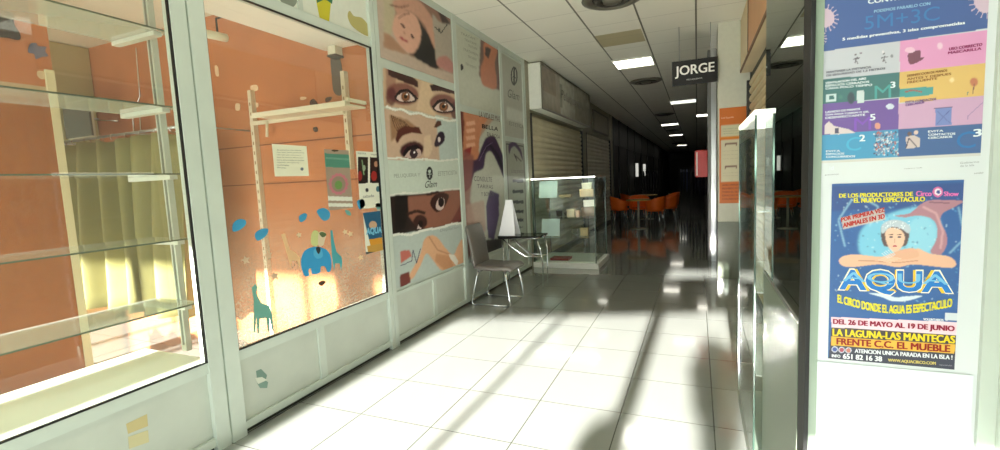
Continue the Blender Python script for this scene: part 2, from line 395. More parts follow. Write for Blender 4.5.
# --- the shop behind the glass
tag(MB().box(-6.6, XL-.06, 3.2, 3.3, 0, CZ+.1).build('wall_shop_back', ORANGE), kind='structure')
tag(MB().box(-6.5, -6.35, -4.9, 3.2, 0, CZ).build('wall_shop_left', BEIGE), kind='structure')
tag(MB().box(-6.6, XL-.1, -4.9, 3.3, 3.09, CZ).build('ceiling_shop', mat('shop_ceiling', (228, 220, 196), .7)), kind='structure')
sw = MB(); sw.use(ORANGE).box(-4.75, -4.6, -3.5, 2.075, 2.27, 3.09); sw.use(BEIGE).box(-4.75, -4.6, -3.5, 2.075, 0, 2.27)
tag(sw.build('wall_shop_partition'), kind='structure')
tag(MB().box(XL-.50, XL-.06, -3, 3.2, 2.56, 3.09).build('trim_display_soffit', mat('soffit', (248, 246, 236), .6)), kind='structure')
tag(MB().box(XL-.75, XL-.055, -2.9, 1.70, 0.02, .46).build('trim_display_base', mat('display_base', (226, 228, 212), .35)), kind='structure')

# --- entrance front behind the photographer (slanting), lets the low sun in
FS = .355
def fy(x): return -2.3+FS*x
fr = MB(); fr.use(ALU)
def fbox(x0, x1, z0, z1, t=.06):
    fr.add([(x0, fy(x0)-t, z0), (x1, fy(x1)-t, z0), (x1, fy(x1), z0), (x0, fy(x0), z0), (x0, fy(x0)-t, z1), (x1, fy(x1)-t, z1), (x1, fy(x1), z1), (x0, fy(x0), z1)],
           [(0, 3, 2, 1), (4, 5, 6, 7), (0, 1, 5, 4), (1, 2, 6, 5), (2, 3, 7, 6), (3, 0, 4, 7)])
fbox(-2.5, 1.3, 2.26, 2.76); fbox(-2.5, -.55, 2.7, 3.2); fbox(-2.5, 1.3, 3.13, 3.3)
fbox(-.56, -.45, 0, 2.3); fbox(-1.41, -1.37, 0, 2.3); fbox(.13, 1.3, 1.80, 2.3); fbox(.16, 1.3, 2.7, 3.2); fbox(-2.5, -2.40, 0, 3.2); fbox(-6.6, -2.5, 3.02, 3.3)  # unseen boards at the right added to keep sun off the posters
for x in (-6.5, -5.5, -4.5, -3.5): fbox(x-.04, x+.04, 0, 3.1)
tag(fr.build('wall_front'), kind='structure')

# unseen potted trees added outside the entrance to cast soft floor shadows
def shadow_tree(x, y, zc, rx, rz, label):
    g = -.101; t = wempty('shadow_tree', (x, y, g), label, 'plant')
    MB().lathe([(0, 0), (.13, 0), (.17, .30), (.18, .34), (.155, .34), (.15, .30), (0, .29)], (x, y, g)).build('pot', mat('terracotta', (160, 96, 66), .8), t)
    MB().tube([(x, y, g+.28), (x+.01, y, (zc+g)/2), (x, y, zc)], [.02, .016, .01], 8).build('trunk', mat('bark', (96, 76, 56), .9), t)
    m = MB()
    for k in range(420):
        a = random.random()*6.283; b = math.acos(2*random.random()-1); rr = random.random()**.4
        c = Vector((x+rx*rr*math.sin(b)*math.cos(a), y+rx*rr*math.sin(b)*math.sin(a), zc+rz*rr*math.cos(b)))
        u = Vector((random.gauss(0, 1), random.gauss(0, 1), random.gauss(0, 1))).normalized(); v = u.orthogonal().normalized(); L_ = .045
        m.add([c-u*L_, c+v*L_*.4, c+u*L_, c-v*L_*.4], [(0, 1, 2, 3)])
    m.build('foliage', mat('leaf_green', (60, 92, 46), .6), t)
shadow_tree(-.02, -3.3, 2.02, .17, .30, 'potted tree with a tall oval crown added out of view to shade the corridor floor')
shadow_tree(-.60, -3.3, 1.66, .11, .16, 'potted tree with a small round crown added out of view to shade the corridor floor')

# --- right side
tag(MB().box(XR+.02, XR+.14, 2.2, YE, 0, CZ).build('wall_right', mat('right_wall', (96, 94, 86), .6, noise=.1)), kind='structure')
pw = MB(); pw.use(mat('poster_wall', (220, 226, 228), .35)).box(.268, .64, 1.405, 1.46, 0, CZ)
pw.use(mat('door_green_edge', (150, 168, 150), .3)).box(.268, .288, 1.398, 1.405, 0, CZ)
pw.use(ALU).box(.608, .64, 1.392, 1.405, 0, CZ)
pw.use(BLACK).box(.258, .268, 1.385, 1.47, 0, CZ)
tag(pw.build('wall_poster_screen'), kind='structure')
nr = MB(); nr.use(ALU).box(.64, .74, -2.05, 1.46, 0, CZ)
tag(nr.build('wall_right_near'), kind='structure')
MIRROR = glass('dark_reflecting_glass', (.10, .13, .115), 4.0, .01, (.90, .95, .90))
mg = MB(); mg.use(MIRROR).box(.258, .266, 1.47, 2.2, .975, CZ); mg.use(mat('pale_laminate', (112, 122, 106), .4, spec=.2)).box(.256, .268, 1.47, 2.2, 0, .965); mg.use(STEEL).box(.255, .268, 1.47, 2.2, .965, .975)
tag(mg.build('window_4'), kind='structure')

# pillars
pc = MB(); pc.use(mat('pillar_paint', (206, 208, 192), .5, noise=.05)).box(.246, .60, 6.55, 6.95, .74, CZ)
pc.use(mat('pillar_cladding', (120, 126, 112), .25, noise=.08)).box(.243, .60, 6.547, 6.95, .0, .74)
tag(pc.build('wall_pillar'), kind='structure')
p2 = MB(); p2.use(STEEL).box(.20, .268, 7.8, 7.86, 0, CZ); p2.use(mat('pillar_grey', (120, 120, 116), .4)).box(.155, .60, 7.86, 8.3, 0, CZ)
tag(p2.build('wall_pillar_far'), kind='structure')

# --- left wall beyond the murals
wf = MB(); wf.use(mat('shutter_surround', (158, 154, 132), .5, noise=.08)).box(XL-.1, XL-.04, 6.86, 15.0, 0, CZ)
wf.box(XL-.04, XL, 6.86, 15, 2.46, CZ); wf.box(XL-.04, XL+.01, 6.86, 7.0, 0, CZ); wf.box(XL-.04, XL+.02, 10.62, 10.95, 0, CZ); wf.box(XL-.04, XL+.02, 14.35, 14.7, 0, CZ)
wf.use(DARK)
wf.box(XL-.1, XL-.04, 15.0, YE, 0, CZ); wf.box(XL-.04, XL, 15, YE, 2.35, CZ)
for y in (14.95, 16.2, 18.3, 20.4, 23, 26, 30, 34, 38): wf.box(XL-.04, XL+.02, y-.08, y+.08, 0, CZ)
tag(wf.build('wall_left_far'), kind='structure')

# ================================================================== SHUTTERS, SIGN BOXES, SHOWCASES
def shutter(name, y0, y1, z1, label, rgb, X=XL-.03, sgn=1, z0=.0):
    root = wempty(name, (X, (y0+y1)/2, 0), label, 'roller shutter')
    m = mat('shutter_'+str(rgb), rgb, .42, metal=.15, noise=.1, nscale=3)
    p = .095; n = int((z1-z0)/p); rows = []
    for i in range(n+1):
        z = z0+i*p
        for dz, dx in ((0, 0), (.012, .0), (.02, .016), (.05, .026), (.08, .016), (.088, 0)):
            if z+dz <= z1: rows.append([(X+sgn*dx, y0, z+dz), (X+sgn*dx, y1, z+dz)])
    MB().surf(rows, False).build('slat_curtain', m, root, solid=.003)
    g = MB().box(min(X-.01*sgn, X+.05*sgn), max(X-.01*sgn, X+.05*sgn), y0-.03, y0+.03, 0, z1)
    g.build('guide_rail', DARK, root)
    MB().box(min(X-.01*sgn, X+.05*sgn), max(X-.01*sgn, X+.05*sgn), y1-.03, y1+.03, 0, z1).build('guide_rail', DARK, root)
    MB().box(min(X, X+.04*sgn), max(X, X+.04*sgn), y0+.03, y1-.03, z0+.001, z0+.07).build('bottom_bar', mat('shutter_bar', (90, 90, 80), .4), root)
    return root
shutter('roller_shutter', 7.04, 10.6, 2.42, 'beige slatted roller shutter behind the glass showcase, under the silver light box', (222, 214, 184))
shutter('roller_shutter', 11.0, 14.3, 2.42, 'pale roller shutter past the light box, just before the dark shops', (226, 222, 200))
shutter('roller_shutter', 3.2, 6.5, 2.46, 'tan roller shutter on the right, above the tall glass case', (226, 208, 168), X=XR+.01, sgn=-1)

# silver light box sign over the first shutter
lb = wempty('shop_sign_box', (-2.3, 8.75, 2.465), 'long silver faced light box sign above the first shutter', 'sign')
MB().box(XL+.001, -2.205, 7.0, 10.5, 2.475, 3.17).build('housing', WHITE, lb, bevel=.008)
s = Sheet('x', -2.196, 7.04, 10.48, 2.50, 3.15, 120, 30, (196, 196, 178))
s.uvrect(0, .3, 0, 1, (170, 164, 148)).uvrect(0, .22, .0, .6, (140, 112, 92), .5).uvrect(.3, .34, .2, .8, (110, 110, 100), .6).uvrect(.6, 1, 0, 1, (168, 166, 146), .6).noise(.06, 6)
s.text_uv('Peluqueria', np.array((8.1, 2.72)), np.array((1.5, 0)), np.array((0, .22)), (96, 96, 84), shear=.3)
FACE = mat('sign_face', (160, 160, 145), .16)
fm = PRINT.copy(); fm.name = 'glossy_print'; fm.node_tree.nodes['Principled BSDF'].inputs['Roughness'].default_value = .12; fm.node_tree.nodes['Principled BSDF'].inputs['Coat Weight'].default_value = .5
s.build('sign_face', parent=lb, material=fm)
MB().box(-2.2, -2.19, 7.0, 10.5, 2.465, 2.50).box(-2.2, -2.19, 7.0, 10.5, 3.15, 3.18).box(-2.2, -2.19, 7.0, 7.035, 2.5, 3.15).box(-2.2, -2.19, 10.47, 10.5, 2.5, 3.15).build('edge_trim', mat('sign_trim', (120, 116, 100), .3, metal=.5), lb)
sb = wempty('sign_panel', (XL, 12.9, 2.52), 'small framed blank sign panel above the second shutter', 'sign')
MB().box(XL+.001, XL+.02, 11.85, 13.9, 2.55, 3.03).build('panel', mat('panel_grey', (158, 154, 132), .45, noise=.1), sb)
MB().box(XL+.001, XL+.035, 11.8, 13.95, 2.52, 2.56).box(XL+.001, XL+.035, 11.8, 13.95, 3.02, 3.06).box(XL+.001, XL+.035, 11.8, 11.86, 2.56, 3.02).box(XL+.001, XL+.035, 13.89, 13.95, 2.56, 3.02).build('frame', mat('panel_frame', (104, 100, 84), .5), sb)

# wooden/orange sign box on the right
wb = wempty('shop_sign_box', (.56, 4.8, 2.565), 'tan and orange sign box above the shutter on the right', 'sign')
MB().box(.50, XR+.02, 2.25, 6.54, 2.565, CZ-.002).build('housing', mat('tan_board', (232, 214, 178), .5, noise=.06, nscale=3), wb)
s = Sheet('x', .499, 2.27, 6.52, 2.60, 3.17, 4, 4, (190, 150, 106))
def xneg_panel(parent):
    m = MB(); m.use(mat('orange_board', (222, 166, 116), .45, noise=.1, nscale=2)).box(.494, .50, 2.27, 5.6, 2.60, 3.18)
    m.use(mat('beige_board', (236, 214, 172), .45, noise=.06, nscale=2)).box(.494, .50, 5.62, 6.52, 2.60, 3.18)
    return m.build('face_panel', None, parent)
xneg_panel(wb)
MB().box(.488, .50, 2.27, 6.52, 2.565, 2.595).box(.488, .50, 5.6, 5.62, 2.6, 3.18).build('edge_strip', mat('brown_strip', (120, 84, 54), .5), wb)

# glass showcase on the left with its wares
SX0, SX1, SY0, SY1, SZ = -2.37, -1.40, 6.88, 7.78, 1.38
sc = wempty('glass_showcase', ((SX0+SX1)/2, (SY0+SY1)/2, 0), 'square glass showcase with a white plinth standing before the first shutter', 'display case')
MB().box(SX0-.02, SX1+.04, SY0-.02, SY1+.03, 0.0, .085).build('plinth', mat('white_plinth', (250, 252, 248), .35), sc, bevel=.006)
MB().box(SX0+.02, SX1-.02, SY0+.03, SY1-.03, .086, .10).build('base_board', mat('base_board', (245, 248, 240), .4), sc)
for nm, b in (('glass_side', (SX0, SX1, SY0, SY0+.006)), ('glass_side', (SX0, SX1, SY1-.006, SY1)), ('glass_side', (SX0, SX0+.006, SY0+.007, SY1-.007)), ('glass_side', (SX1-.006, SX1, SY0+.007, SY1-.007))):
    MB().box(b[0], b[1], b[2], b[3], .087, SZ-.012).build(nm, GREENGLASS, sc)
MB().box(SX0-.005, SX1+.005, SY0-.005, SY1+.005, SZ-.010, SZ).build('glass_top', glass('top_glass', (.85, .95, .9), 1.6, haze=.25), sc)
for x, y in ((SX0, SY0), (SX1, SY0), (SX1, SY1), (SX0, SY1)): MB().box(x-.006, x+.006, y-.006, y+.006, .087, SZ-.012).build('edge_strip', EDGE, sc)
for z in (.47, .77, 1.08): MB().box(SX0+.02, SX1-.02, SY0+.02, SY1-.02, z-.006, z).build('glass_shelf', GREENGLASS, sc)
MB().box(SX0-.01, SX1+.01, SY0-.012, SY0+.012, SZ, SZ+.014).build('top_glow_strip', mat('strip_glow', (255, 255, 245), .3, emit=7), sc)  # glow added for the top's reflected white line, also brightens the wares
def card(x, z, w, h, y, label, name='display_card', tilt=.06, col=(226, 240, 240)):
    r = wempty(name, (x, y, z), label, 'card', 'cards and frames in the glass showcase')
    MB().add([(x-w/2, y, z), (x+w/2, y, z), (x+w/2, y+tilt, z+h), (x-w/2, y+tilt, z+h)], [(0, 1, 2, 3)]).build('front_sheet', mat('pale_card'+str(col), col, .4), r, solid=.004)
    MB().bar((x, y+tilt*.6, z+h*.6), (x, y+.10, z+.003), .04, .003).build('easel_back', WHITE, r)
card(-2.17, 1.085, .30, .265, 7.05, 'large pale card on the top glass shelf, left side')
card(-2.15, .476, .30, .28, 7.05, 'pale blue card leaning on the lowest shelf, left side')
def carton(x0, x1, y0, y1, z0, z1, label, col, name='small_box'):
    r = wempty(name, ((x0+x1)/2, (y0+y1)/2, z0), label, 'box', 'small boxed wares in the glass showcase')
    MB().box(x0, x1, y0, y1, z0, z1-.02).build('box_body', mat('carton'+str(col), col, .5), r, bevel=.003)
    MB().box(x0-.003, x1+.003, y0-.003, y1+.003, z1-.019, z1).build('lid', mat('carton_lid'+str(col), tuple(min(255, c+14) for c in col), .5), r)
CR = (232, 214, 178)
carton(-1.86, -1.74, 7.0, 7.1, .775, .90, 'small cream box in the middle of the middle shelf', (236, 220, 190))
carton(-1.62, -1.42, 7.1, 7.25, .93, 1.03, 'wide cream box on a stand, right side of the middle shelf', (240, 232, 214))
carton(-1.66, -1.46, 7.12, 7.27, .775, .92, 'brown box under the wide cream box', (128, 96, 62))
carton(-1.72, -1.66, 7.0, 7.06, .775, .88, 'tiny pink box beside the wide cream box', (226, 182, 160))
carton(-1.66, -1.45, 7.05, 7.2, 1.085, 1.20, 'cream box on the top shelf, right side', (232, 200, 160))
carton(-1.63, -1.48, 7.07, 7.19, 1.205, 1.30, 'narrow white box stacked on the cream box, top shelf', (238, 226, 206))
carton(-2.0, -1.82, 7.1, 7.2, 1.085, 1.125, 'flat tan box on the top shelf beside the pale card', (206, 182, 136))
carton(-1.68, -1.56, 7.1, 7.2, .475, .60, 'tan box on the lowest shelf, right side', (196, 170, 120))
carton(-2.10, -2.02, 7.25, 7.33, .775, .86, 'small dark jar box at the back of the middle shelf', (84, 74, 60))
carton(-1.98, -1.90, 7.3, 7.38, .775, .83, 'low grey box at the back of the middle shelf', (120, 116, 100))
carton(-1.86, -1.78, 7.3, 7.4, .475, .56, 'small dark box at the back of the lowest shelf', (92, 86, 66))
carton(-2.14, -1.85, 6.96, 7.2, .101, .135, 'flat dark red box lying on the showcase floor', (138, 44, 40))

# tall glass case on the right, its corner against the reflecting pane
CX0, CX1, CY0, CY1, CZZ = .224, .60, 2.215, 3.0, 1.64
tc = wempty('tall_glass_case', ((CX0+CX1)/2, (CY0+CY1)/2, 0), 'tall narrow glass display case at the right behind the poster screen', 'display case')
MB().box(CX0, CX1, CY0, CY1, 0, .09).build('plinth', mat('case_plinth', (150, 158, 146), .4), tc)
for b in ((CX0, CX1, CY0, CY0+.006), (CX0, CX1, CY1-.006, CY1), (CX0, CX0+.006, CY0+.007, CY1-.007)):
    MB().box(b[0], b[1], b[2], b[3], .091, CZZ-.02).build('glass_side', GREENGLASS, tc)
MB().box(CX0-.004, CX1, CY0-.004, CY1+.004, CZZ-.02, CZZ).build('glow_top_frame', mat('case_top', (240, 240, 228), .3, emit=1.2), tc)  # frame is no lamp; emission imitates the light it catches
for x, y in ((CX0, CY0), (CX0, CY1)):
    MB().box(x-.002, x+.005, y-.002, y+.005, .091, CZZ-.02).build('edge_strip', EDGE, tc)
MB().box(CX1-.012, CX1-.002, CY0+.012, CY1-.012, .091, CZZ-.021).build('back_panel', mat('case_dark_sheet', (34, 38, 42), .25), tc)  # dark sheet added to make the glass faces read dark
for z in (.5, .87, 1.22): MB().box(CX0+.01, CX1-.015, CY0+.012, CY1-.012, z-.006, z).build('glass_shelf', SHELFGLASS, tc)

# ================================================================== CEILING LAMPS, VENTS, SIGN
lampmat = mat('lamp_diffuser', (255, 250, 235), .4, emit=4.5)
farlamp = mat('lamp_diffuser_far', (255, 250, 235), .4, emit=3.5)
def ceiling_light(x0, x1, y, label, dim=False):
    r = wempty('ceiling_light', ((x0+x1)/2, y+.3, CZ-.02), label, 'ceiling light', 'square ceiling lights along the corridor')
    MB().box(x0, x1, y, y+.58, CZ-.012, CZ-.006).build('diffuser', mat('lamp_dim', (235, 235, 225), .4, emit=1.2) if dim else (farlamp if y > 15 else lampmat), r)
    MB().box(x0-.02, x1+.02, y-.02, y, CZ-.02, CZ-.001).box(x0-.02, x1+.02, y+.58, y+.6, CZ-.02, CZ-.001).box(x0-.02, x0, y, y+.58, CZ-.02, CZ-.001).box(x1, x1+.02, y, y+.58, CZ-.02, CZ-.001).build('frame', WHITE, r)
LL = 'lit square ceiling panel '
for y, t in ((-.9, 'above the entrance'), (2.5, 'overhead near the orange shop window'), (7.72, 'nearest in view, left of the black hanging sign'), (18.6, 'beyond the first round vents'), (24.2, 'farther down the dark corridor'), (34.0, 'farthest down the dark corridor')):
    ceiling_light(-1.225, -.645, y, LL+t)
ceiling_light(-.62, -.02, 12.8, LL+'at the middle of the corridor', dim=True)
ceiling_light(.0, .56, 16.4, LL+'at the right edge above the red cabinet')
def vent(x, y, label, s=1):
    r = wempty('ceiling_vent', (x, y, CZ-.05), label, 'air vent', 'round ceiling air vents')
    MB().lathe([(.30, -.002), (.31, -.012), (.27, -.03), (.22, -.034), (.21, -.02), (.20, -.005)], (x, y, CZ)).build('outer_ring', mat('vent_grey', (130, 128, 116), .35, metal=.4), r)
    MB().lathe([(.19, -.01), (.18, -.035), (.13, -.045), (.12, -.02)], (x, y, CZ)).build('middle_ring', mat('vent_dark', (70, 68, 62), .4), r)
    MB().lathe([(.10, -.01), (.09, -.045), (.03, -.055), (0.0, -.056)], (x, y, CZ)).build('centre_cone', mat('vent_grey', (130, 128, 116)), r)
    MB().lathe([(.295, -.001), (.0, -.001)], (x, y, CZ)).build('throat', DARKER, r)
for (px, py), t in (((612, -2), 'cut by the top of the picture'), ((646, 80.5), 'left of the black hanging sign'), ((664, 114), 'third along, above the dark corridor'), ((673, 130), 'fourth along the dark corridor'), ((677, 143), 'farthest down the dark corridor')):
    p = onz(px, py, CZ); vent(p[0], p[1], 'round louvred metal ceiling vent '+t)

js = wempty('hanging_sign', (-.02, 6.45, 2.48), 'black hanging sign reading JORGE in white beside the pillar', 'sign')
jb = Sheet('y', 6.43, -.287, .240, 2.482, 2.782, 6, 6, (9, 7, 7))
jb.text_uv('JORGE', np.array((-.248, 2.572)), np.array((.448, 0)), np.array((0, .148)), (240, 240, 236), offset=.01)
jb.text_uv('PELUQUEROS', np.array((-.115, 2.532)), np.array((.18, 0)), np.array((0, .02)), (190, 190, 186))
jb.build('sign_board', parent=js, thick=.03)
for x in (-.2, .16): MB().tube([(x, 6.445, 2.783), (x, 6.445, CZ)], .004).build('hanging_rod', STEEL, js)

# orange notice on the pillar
s = Sheet('y', 6.541, .262, .59, .975, 2.165, 30, 60, (208, 112, 38))
s.uvrect(.06, .92, .185, .30, (206, 202, 168)).uvrect(0, 1, .30, .33, (216, 120, 30))
s.uvrect(.06, .92, .335, .765, (214, 208, 178)).uvrect(.06, .92, .30, .32, (226, 140, 20))
A = lambda u, v: np.array((.262+.328*u, 2.165-1.19*v))
s.text_uv('Local disponible', A(.06, .115), np.array((.14, 0)), np.array((0, .03)), (240, 200, 160))
for v in (.21, .235, .26): s.text_uv('informacion y contacto', A(.12, v+.012), np.array((.22, 0)), np.array((0, .012)), (120, 124, 104))
for v in (.39, .63): s.uvrect(.18, .62, v-.022, v+.012, (120, 84, 70)).uvrect(.22, .58, v-.012, v+.002, (214, 208, 178))
for v in (.44, .48, .52, .67, .70): s.text_uv('horario de apertura', A(.12, v+.012), np.array((.23, 0)), np.array((0, .010)), (170, 160, 140))
for i, t in enumerate(('AVISO IMPORTANTE', 'PROHIBIDO FUMAR EN', 'TODO EL RECINTO', 'GRACIAS POR SU', 'COLABORACION')):
    s.text_uv(t, A(.1, .815+.037*i), np.array((.27, 0)), np.array((0, .022)), (140, 56, 20), offset=.01)
s.build('notice_board', 'tall orange notice with white sheets fixed to the pillar', 'notice')
# red hose cabinet
rc = wempty('fire_hose_cabinet', (.06, 8.1, 1.3), 'small red fire hose cabinet on the side of the far pillar', 'fire cabinet')
MB().box(-.02, .153, 7.92, 8.28, 1.30, 1.72).build('housing', mat('fire_red', (186, 34, 22), .35), rc, bevel=.01)
MB().box(-.03, -.021, 7.94, 8.26, 1.32, 1.70).build('door', mat('fire_red_door', (206, 60, 44), .3), rc)
MB().box(-.012, .01, 7.912, 7.919, 1.33, 1.69).build('glazed_slot', mat('pale_slot', (220, 200, 190), .2), rc)

# ================================================================== SEATING
LEATH = mat('grey_leatherette', (112, 107, 102), .3, noise=.08)
def leather_chair(loc, rz, label):
    r = empty('side_chair', loc, label, 'chair', None, None, rz)   # faces local +X; seat .46 x .43
    # seat shell: thick cushion with a rounded front
    def slab(path, w0, w1, th, name):
        n = len(path); top = []; rows = []
        P = [Vector(p) for p in path]
        for i, p in enumerate(P):
            d = (P[min(i+1, n-1)]-P[max(i-1, 0)]).normalized(); nn = Vector((-d.z, 0, d.x))
            w = w0+(w1-w0)*i/(n-1); e = .55 if i in (0, n-1) else 1
            ring = []
            for k in range(20):
                a = 2*math.pi*k/20; cx = math.copysign(abs(math.cos(a))**.35, math.cos(a)); sy = math.copysign(abs(math.sin(a))**.7, math.sin(a))
                q = p+nn*(sy*th/2*e); ring.append((q.x, cx*w/2*(.97 if i in (0, n-1) else 1), q.z))
            rows.append(ring+[ring[0]])
        m = MB().surf(rows)
        m.add(rows[0][:-1][::-1], [tuple(range(20))], True); m.add(rows[-1][:-1], [tuple(range(20))], True)
        return m.build(name, LEATH, r)
    slab([(-.20, 0, .435), (-.15, 0, .43), (0, 0, .42), (.14, 0, .428), (.22, 0, .425), (.255, 0, .405)], .42, .45, .065, 'seat')
    bk = slab([(-.185, 0, .42), (-.205, 0, .50), (-.215, 0, .56), (-.225, 0, .66), (-.245, 0, .76), (-.275, 0, .86), (-.29, 0, .90)], .42, .40, .05, 'backrest')
    for z in (.58, .72): MB().tube([(-.188-(z-.5)*.16, -.20, z), (-.186-(z-.5)*.16, .20, z)], .004, 6).build('seam', mat('seam_grey', (70, 66, 62), .5), bk)
    for s_ in (-1, 1):
        y = s_*.215
        MB().tube([(.17, y*.85, .395), (.19, y*.95, .33), (.215, y, .18), (.235, y, .04), (.225, y, .014), (.20, y, .012)], .011).build('leg', CHROME, r)
        MB().tube([(-.15, y*.85, .395), (-.165, y*.95, .33), (-.20, y, .18), (-.235, y, .04), (-.225, y, .014), (-.20, y, .012)], .011).build('leg', CHROME, r)
        MB().tube([(-.21, y, .012), (.21, y, .012)], .010).build('floor_runner', CHROME, r)
    MB().tube([(-.225, -.215, .06), (-.225, .215, .06)], .007).build('crossbar', CHROME, r)
    for x in (.16, -.14): MB().tube([(x, -.18, .385), (x, .18, .385)], .009).build('seat_rail', CHROME, r)
    return r
leather_chair((-2.125, 4.83, 0), 0, 'grey leatherette chair with chrome legs standing against the mural wall')

tb = wempty('side_table', (-2.05, 5.6, 0), 'low side table with a dark glass top and bent chrome legs behind the chair', 'table')
MB().box(-2.36, -1.80, 5.42, 5.78, .665, .685).build('table_top', mat('dark_glass_top', (28, 32, 30), .06), tb, bevel=.003)
MB().tube([(-2.35, 5.43, .655), (-1.88, 5.43, .655), (-1.82, 5.43, .655), (-1.82, 5.77, .655), (-2.35, 5.77, .655), (-2.35, 5.43, .655)], .009).build('top_rail', CHROME, tb)
for p in ([(-1.84, 5.44, .65), (-1.80, 5.46, .5), (-1.79, 5.5, .3), (-1.80, 5.5, 0.0)], [(-1.84, 5.76, .65), (-1.80, 5.74, .5), (-1.79, 5.7, .3), (-1.80, 5.7, 0.0)],
          [(-2.30, 5.44, .65), (-2.2, 5.46, .55), (-2.02, 5.5, .42), (-1.80, 5.52, .41)], [(-2.30, 5.76, .65), (-2.2, 5.74, .55), (-2.02, 5.7, .42), (-1.80, 5.68, .41)],
          [(-2.16, 5.44, .65), (-2.08, 5.46, .56), (-1.98, 5.5, .46), (-1.9, 5.52, .42)], [(-2.32, 5.5, .65), (-2.33, 5.5, .3), (-2.34, 5.5, 0)], [(-2.32, 5.7, .65), (-2.33, 5.7, .3), (-2.34, 5.7, 0)]):
    MB().tube(p, .008).build('leg', CHROME, tb)
ac = wempty('tent_card', (-2.23, 5.55, .685), 'tall white folded card standing on the side table', 'card')
MB().add([(-2.36, 5.46, .686), (-2.13, 5.46, .686), (-2.19, 5.56, 1.14), (-2.28, 5.56, 1.14)], [(0, 1, 2, 3)]).build('front_flap', mat('white_card', (250, 252, 255), .4), ac, solid=.003)
MB().add([(-2.36, 5.66, .686), (-2.13, 5.66, .686), (-2.19, 5.565, 1.14), (-2.28, 5.565, 1.14)], [(0, 1, 2, 3)]).build('rear_flap', mat('white_card', (250, 252, 255), .4), ac, solid=.003)

OR = mat('orange_plastic', (246, 110, 26), .4)
def tub_chair():
    r = empty('tub_chair', (0, 0, 0)); rows = []
    n = 22
    for i in range(9):                      # shell from the rear bottom up: wraps round the back and sides
        t = i/8; row = []
        for k in range(n+1):
            a = math.pi*(-.72+1.44*k/n)     # open towards +X
            top = .80-.16*(abs(k-n/2)/(n/2))**2
            z = .44+(top-.44)*t; rr = .23+.035*t
            row.append((-rr*math.cos(a), rr*1.05*math.sin(a), z))
        rows.append(row)
    MB().surf(rows).build('backrest', OR, r, solid=.02)
    MB().lathe([(0, .405), (.19, .405), (.235, .42), (.24, .45), (.22, .465), (0, .46)], n=24).build('seat', OR, r)
    for sx in (-1, 1):
        for sy in (-1, 1): MB().tube([(sx*.14, sy*.14, .41), (sx*.2, sy*.2, 0)], .013, 8).build('leg', CHROME, r)
    return r
tubc = tub_chair(); first = True
for x, y, rz, lab in ((-1.98, 13.2, .3, 'leftmost orange tub chair at the cafe tables'), (-1.02, 12.75, 2.9, 'orange tub chair just right of the white table leg'), (-.74, 13.6, 3.3, 'orange tub chair at the right end, behind the table'),
                      (-1.50, 13.45, -1.3, 'orange tub chair directly behind the table leg'), (-2.0, 15.2, .2, 'orange tub chair farthest to the left rear'), (-.75, 15.0, 3.3, 'orange tub chair farthest to the right rear')):
    o = tubc if first else copy_tree(tubc); first = False
    o.location = (x, y, 0); o.rotation_euler.z = rz; tag(o, lab, 'chair', 'orange cafe chairs in the dark corridor')
def cafe_table(x, y, lab):
    r = wempty('cafe_table', (x, y, 0), lab, 'table')
    MB().lathe([(0, .72), (.30, .72), (.31, .735), (.30, .75), (0, .75)], (x, y, 0)).build('table_top', mat('table_top', (206, 170, 96), .35), r)
    MB().tube([(x, y, .02), (x, y, .72)], .028, 14).build('pedestal', mat('pedestal', (206, 204, 186), .25, metal=.3), r)
    MB().lathe([(0, 0), (.21, 0), (.21, .012), (.05, .03), (0, .035)], (x, y, 0)).build('foot', mat('pedestal', (0, 0, 0)), r)
cafe_table(-1.38, 12.25, 'round cafe table on a pale pedestal among the orange chairs, nearest')
cafe_table(-1.42, 14.9, 'round cafe table farther back among the orange chairs')

# dark shapes far down the corridor
for x, y, c, lab in ((-.2, 19.5, (44, 48, 66), 'rack of dark blue clothes in the middle of the dark corridor'), (.25, 16.6, (34, 34, 44), 'rack of dark clothes at the right of the dark corridor'), (-1.9, 21.5, (40, 40, 44), 'rack of dark clothes at the left of the dark corridor')):
    r = wempty('clothes_rack', (x, y, 0), lab, 'clothes rack')
    MB().tube([(x-.45, y, .01), (x-.45, y, 1.55), (x+.32, y, 1.55), (x+.32, y, .01)], .015, 8).build('frame', DARKER, r)
    for k in range(7):
        gx = x-.38+k*.105
        MB().add([(gx, y-.06, 1.50), (gx+.02, y-.24, 1.38), (gx+.02, y-.26, .62+.05*(k % 3)), (gx, y+.26, .60+.06*(k % 2)), (gx, y+.24, 1.38), (gx, y+.06, 1.50)], [(0, 1, 2, 3, 4, 5)]).build('garment', mat('cloth'+str((k % 3, c)), tuple(min(255, int(v*(.8+.35*(k % 3)))) for v in c), .9), r, solid=.05)
for px, py, lab in ((636, 170, 'pale door handle, left one of the far pair'), (643.5, 170, 'pale door handle, right one of the far pair')):
    p = onx(px, py, XL+.03)
    r = wempty('glass_door_pull', (p[0], p[1], p[2]-.3), lab, 'handle', 'far door handles')
    MB().tube([(XL+.07, p[1], p[2]-.28), (XL+.07, p[1], p[2]+.28)], .06, 8).build('grip', mat('handle_glow', (230, 230, 220), .25, emit=.5), r)  # emission on the grip paints the light it catches
    MB().tube([(XL-.05, p[1], p[2]), (XL+.07, p[1], p[2])], .02, 8).build('stem', STEEL, r)
